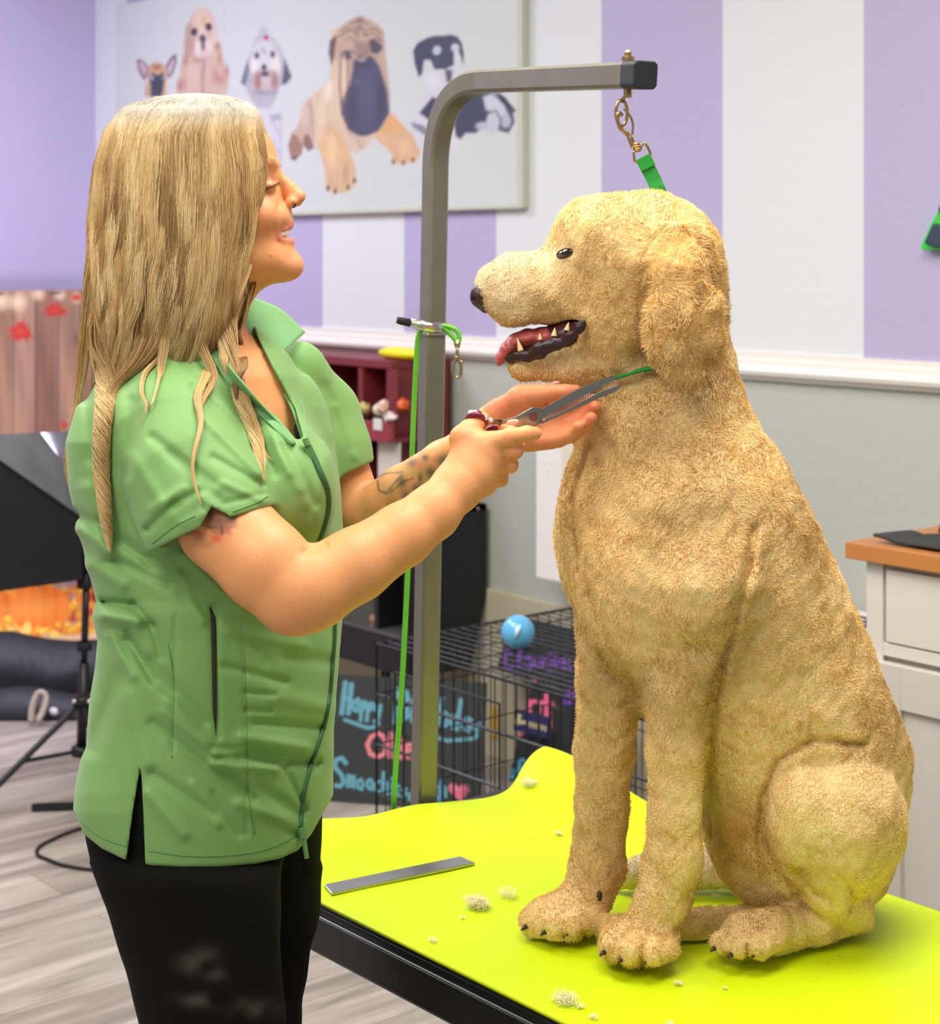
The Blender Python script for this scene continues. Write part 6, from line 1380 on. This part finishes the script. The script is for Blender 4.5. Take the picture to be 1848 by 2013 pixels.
def lock(ctrl, n, width, seed, K_=26, twist=0.0, rad=.00038, tone=(.3,.9), wav=(0,60), flat=.6):
    """a hanging lock of n strands around a guide path (px, py, D); width in px along it"""
    r = np.random.default_rng(seed); ctrl = [list(c) for c in ctrl]
    for q_, c in enumerate(ctrl):
        if c[1] < 700 and 1.99 < c[2] < 2.115 and c[0] > 178: c[2] = float(hull_depth(np.array([c[0]]), np.array([c[1]]), -1)[0])+(.030 if q_ == 0 else .002 if q_ == 1 else -.003)
    G = spline(np.array(ctrl, float), K_); w = np.interp(np.linspace(0,1,K_), np.linspace(0,1,len(width)), width)*np.interp(np.linspace(0,1,K_),[0,.1,1],[.6,1,1])
    ang, rr = r.uniform(0,6.28,n), np.sqrt(r.random(n)); tn = np.clip(r.uniform(*tone,n),0,1); pts = np.zeros((n,K_,3)); col = np.zeros((n,K_,3)); ln = r.uniform(.86,1,n); st = r.uniform(0,.10,n)
    for j in range(K_):
        tj = j/(K_-1); jj = np.clip((st+(ln-st)*tj)*(K_-1), 0, K_-1.001); i = jj.astype(int); f = (jj-i)[:,None]; g = G[i]*(1-f)+G[np.minimum(i+1,K_-1)]*f
        a = ang+twist*tj*6.28; off = w[j]*rr; x = g[:,0]+off*np.cos(a)+wav[0]*np.sin(g[:,1]/wav[1]); D = g[:,2]+off*np.sin(a)*flat/FPX*2.0; y = g[:,1]+r.normal(size=n)*.3
        s_ = 1+.25*np.sin(a+1.57); pts[:,j] = np.stack([(x-CX)*D/FPX, D, (HY-y)*D/FPX], -1)
        band = .5+.5*np.sin(a*2)if twist else 0*a; col[:,j] = hair_colour(None, np.clip(tn*.8+.3*band-.1,0,1), y+200)
    add_h(pts, col, rad)
def sd_(px, py, off=.012, lo=1.7):
    d = surf(f_shirt, px, py, lo, 2.45) or 2.05; return min(d, surf(f_skin, px, py, lo, 2.45) or 9)-off
Lk_ = lambda pts, off=.010: [(a,b,sd_(a,b,off)) for a,b in pts]
lock([(225,640,2.10)]+Lk_([(212,740),(206,800),(200,860),(200,930),(206,1000),(212,1050),(216,1086)],.014), 340, [34,24,20,19,18,15,11,3], 301, twist=3.2, flat=1.0, tone=(.3,.85))
lock([(200,600,2.05),(205,680,2.05)]+Lk_([(228,740),(215,790)],.012), 260, [30,34,22,6], 302, tone=(.4,.9))
lock([(300,600,2.10),(300,660,2.03)]+Lk_([(270,715),(225,760),(210,800)],.012), 320, [34,30,22,14,6], 303, tone=(.3,.8))
lock([(445,560,2.10),(446,640,2.03)]+Lk_([(452,720),(475,790),(500,850),(512,900),(520,945)],.010), 300, [22,22,19,18,16,11,4], 304, twist=1.2, tone=(.35,.95))
lock(Lk_([(455,690),(480,770),(508,850),(520,890),(536,905)],.012), 40, [10,8,6,4,2], 312, tone=(.5,.95))
lock([(410,560,2.10),(430,620,2.025)]+Lk_([(424,690),(404,740),(388,780),(396,830),(384,880),(378,925),(388,970),(396,992)],.008), 120, [18,16,14,10,8,5,4,3.5,3,1.5], 305, tone=(.5,1))
lock([(370,540,2.10),(380,620,2.02)]+Lk_([(395,680),(420,740),(398,790),(390,830)],.009), 90, [16,14,12,9,5,2], 306, tone=(.3,.8))
lock([(345,560,2.10),(340,630,2.02)]+Lk_([(325,690),(286,730),(278,770),(288,800),(272,835)],.008), 90, [16,14,10,6,4,3,1], 307, tone=(.45,.95))
lock([(310,560,2.10),(325,640,2.02)]+Lk_([(316,720),(312,745),(300,790),(292,800)],.008), 40, [14,12,8,3,2,1], 308, tone=(.6,1))
lock([(430,600,2.10),(455,650,2.035)]+Lk_([(468,690),(476,720),(462,752),(466,790)],.008), 130, [16,16,16,12,8,3], 309, tone=(.1,.5))
lock([(495,470,2.06),(478,540,2.04),(455,600,2.035)]+Lk_([(450,660),(440,700),(446,740)],.008), 160, [12,13,14,12,9,3], 310, tone=(.5,1))
lock([(175,560,2.10),(168,650,2.11),(160,740,2.12),(150,800,2.12),(140,860,2.12),(134,915,2.12),(142,965,2.12),(148,975,2.12)], 192, [14,14,8,5,8,10,5,2], 311, tone=(.5,1))
# loose stray hairs
r = np.random.default_rng(9); S = 150; pts = np.zeros((S,14,3)); col = np.zeros((S,14,3)); u = r.choice([0.0,.3,.5,.75], S)*.96+r.random(S)*.04; ye = r.uniform(380,760,S); am = r.uniform(-14,14,S); tn = r.random(S)
for j, tj in enumerate(np.linspace(0,1,14)):
    y = 200+(ye-200)*tj; x = hair_x(u, y)+am*np.sin(tj*3+u*9)*tj+np.where(u < .1, -4, 3)*tj; D = hull_depth(x, y, -1)-.006*np.abs(np.sin(tj*3+am)); pts[:,j] = np.stack([(x-CX)*D/FPX, D, (HY-y)*D/FPX], -1); col[:,j] = hair_colour(None, .4+.6*tn, y)
add_h(pts, col, .00032)
n0, Vs, Fs, Cs = 0, [], [], []
for V, F, C in [hairmesh[0]]+[(W(v), f, c) for v, f, c in HP]: Vs.append(V); Fs.append(F+n0); Cs.append(C); n0 += len(V)
obj_np('hair', np.concatenate(Vs), np.concatenate(Fs), M_hair, pr, np.concatenate(Cs))

# ================================================================ thinning shears in her right hand
SD = 2.055
sr = empty('thinning_shears', KW(1045,820,SD), 'steel thinning shears with purple finger rings, held at the dog throat', 'shears')
def blade_poly(name, pts, th, m, dz=0): 
    P_ = [KW(a,b,SD+dz) for a,b in pts]; n_ = W(np.array([0,1.0,0]))-[0,0,CH]; return obj(name, slab(P_, n_*th), m, sr, bevel=.0004)
M_bl = mat('shear_steel', (150,146,136), .22, metal=1.0)
comb_top = [(1060,806),(1090,790),(1130,768),(1175,748),(1205,738),(1212,741),(1208,747)]; teeth = []
n_t = 30
for k in range(n_t):
    t = 1-k/(n_t-1); x_ = 1072+t*134; y_ = 819-t*72; h = 8.5; teeth += [(x_+2.2,y_-1.3),(x_+3.0,y_+h-4),(x_+.2,y_+h-2.6),(x_-.2,y_-.2)]
blade_poly('comb_blade', comb_top+teeth+[(1066,824),(1050,822)], .0022, M_bl, .001)
blade_poly('blade', [(1056,832),(1100,812),(1150,786),(1180,770),(1216,757),(1220,761),(1212,769),(1180,782),(1140,800),(1100,818),(1066,833)], .0022, M_bl, .0035)
blade_poly('shank', [(952,829),(990,826),(1018,817),(1046,801),(1062,801),(1072,812),(1060,830),(1040,832),(1020,826),(990,832),(955,834)], .004, M_bl, -.001)
blade_poly('shank', [(975,846),(1010,838),(1040,828),(1062,818),(1068,830),(1045,842),(1012,848),(978,852)], .004, M_bl, .004)
obj('pivot_screw', join(tube([KW(1049,820,SD-.006),KW(1049,820,SD+.008)], .0052, 18)), mat('pivot_rose', (150,84,74), .3, metal=.8), sr, smooth=False, label='rose coloured pivot screw')
M_ring = mat('purple_ring', (122,22,62), .3)
ringc = [KW(937+17*math.cos(t), 827+12*math.sin(t)+3*math.cos(t), SD-.018+.008*math.sin(t)) for t in np.linspace(0,2*math.pi,32)[:-1]]
obj('finger_ring', tube(ringc, .0034, 10, closed=True), M_ring, sr, smooth=True, label='purple rubber thumb ring')
ringc = [KW(974+16*math.cos(t), 852+12*math.sin(t), SD+.012+.005*math.sin(t)) for t in np.linspace(0,2*math.pi,32)[:-1]]
obj('finger_ring', tube(ringc, .0034, 10, closed=True), M_ring, sr, smooth=True, label='purple rubber finger ring')
obj('ring_stub', tube([KW(944,815,SD-.02),KW(941,806,SD-.02)], [.003,.0012], 8), M_ring, sr, smooth=True)
for a, b, r_ in ((926,813,.0045),(934,812,.004),(953,822,.0035),(965,826,.003)): obj('jewel', ball(KW(a,b,SD-.022), r_, 12, 8), mat('crystal', (230,232,236), .05, metal=.6), sr, smooth=True)
obj('connector', tube([KW(950,828,SD-.012),KW(968,829,SD-.004),KW(985,829,SD)], [.0026,.0022,.003], 10), M_bl, sr, smooth=True)
# collar loop of the green lead around the dog's neck
def on_dog(px, py, off=.002): d = surf(f_dog, px, py, 1.9, 2.45); return KW(px, py, (d or 2.2)-off)
nb = [on_dog(a, b, .010) for a, b in ((1288,723),(1270,726),(1252,730),(1238,735),(1224,739),(1212,742),(1204,745))]
obj('neck_loop', tube(nb, [.0050,.0050,.0046,.0030,.0040,.0048,.003], 8, flat=.6), M_gw, gl, smooth=True)
hk = spline([on_dog(1190,742,.014), on_dog(1183,738,.02), on_dog(1183,729,.024), on_dog(1188,724,.022)], 10); obj('collar_ring', tube(hk, .0014, 8), M_brass, gl, smooth=True)
# ================================================================ light and camera
def area(name, loc, size, power, rgb, size_y=None, rot=(0,0,0)):
    l = bpy.data.lights.new(name, 'AREA'); l.energy = power; l.size = size; l.color = lin(rgb)
    if size_y: l.shape = 'RECTANGLE'; l.size_y = size_y
    o = bpy.data.objects.new(name, l); COL.objects.link(o); o.location = loc; o.rotation_euler = rot; return o
area('ceiling_light', (-1.0,-.6,2.95), 1.2, 58, (255,251,243), 1.2)
area('ceiling_light', (-3.1,.9,2.95), 1.2, 66, (255,251,243), 1.2)
area('ceiling_light', (-1.2,1.6,2.95), 1.2, 56, (255,251,243), 1.2)
area('ceiling_light', (-5.2,1.8,2.95), 1.0, 52, (238,238,255), 1.0)
area('softbox_lamp', tuple(float(v) for v in (n1+n2+f1+f2)/4+np.array([-.14,0,0])), 0.5, 17, (226,214,255), .35, (0, math.radians(96), 0))
w = bpy.data.worlds.new('daylight'); SC.world = w; w.use_nodes = True
w.node_tree.nodes['Background'].inputs['Color'].default_value = L4((242,243,246)); w.node_tree.nodes['Background'].inputs['Strength'].default_value = .45
cd = bpy.data.cameras.new('camera'); cam = bpy.data.objects.new('camera', cd); COL.objects.link(cam)
cam.location = (0,0,CH); cam.rotation_euler = (math.pi/2, 0, math.atan2(CB, CA))
cd.sensor_fit = 'HORIZONTAL'; cd.sensor_width = 36; cd.lens = 36*FPX/1848
cd.shift_y = -(2013/2-HY)/1848; cd.clip_start = .05
cd.dof.use_dof = True; cd.dof.focus_distance = 2.13; cd.dof.aperture_fstop = 8
SC.camera = cam
SC.view_settings.view_transform = 'Standard'; SC.view_settings.look = 'None'; SC.view_settings.gamma = 1; SC.view_settings.use_curve_mapping = False
SC.view_settings.exposure = 0.0
cy = SC.cycles; cy.use_denoising = True; cy.adaptive_threshold = .04; cy.max_bounces = 6; cy.diffuse_bounces = 4; cy.glossy_bounces = 3; cy.transmission_bounces = 4; cy.caustics_reflective = False; cy.caustics_refractive = False
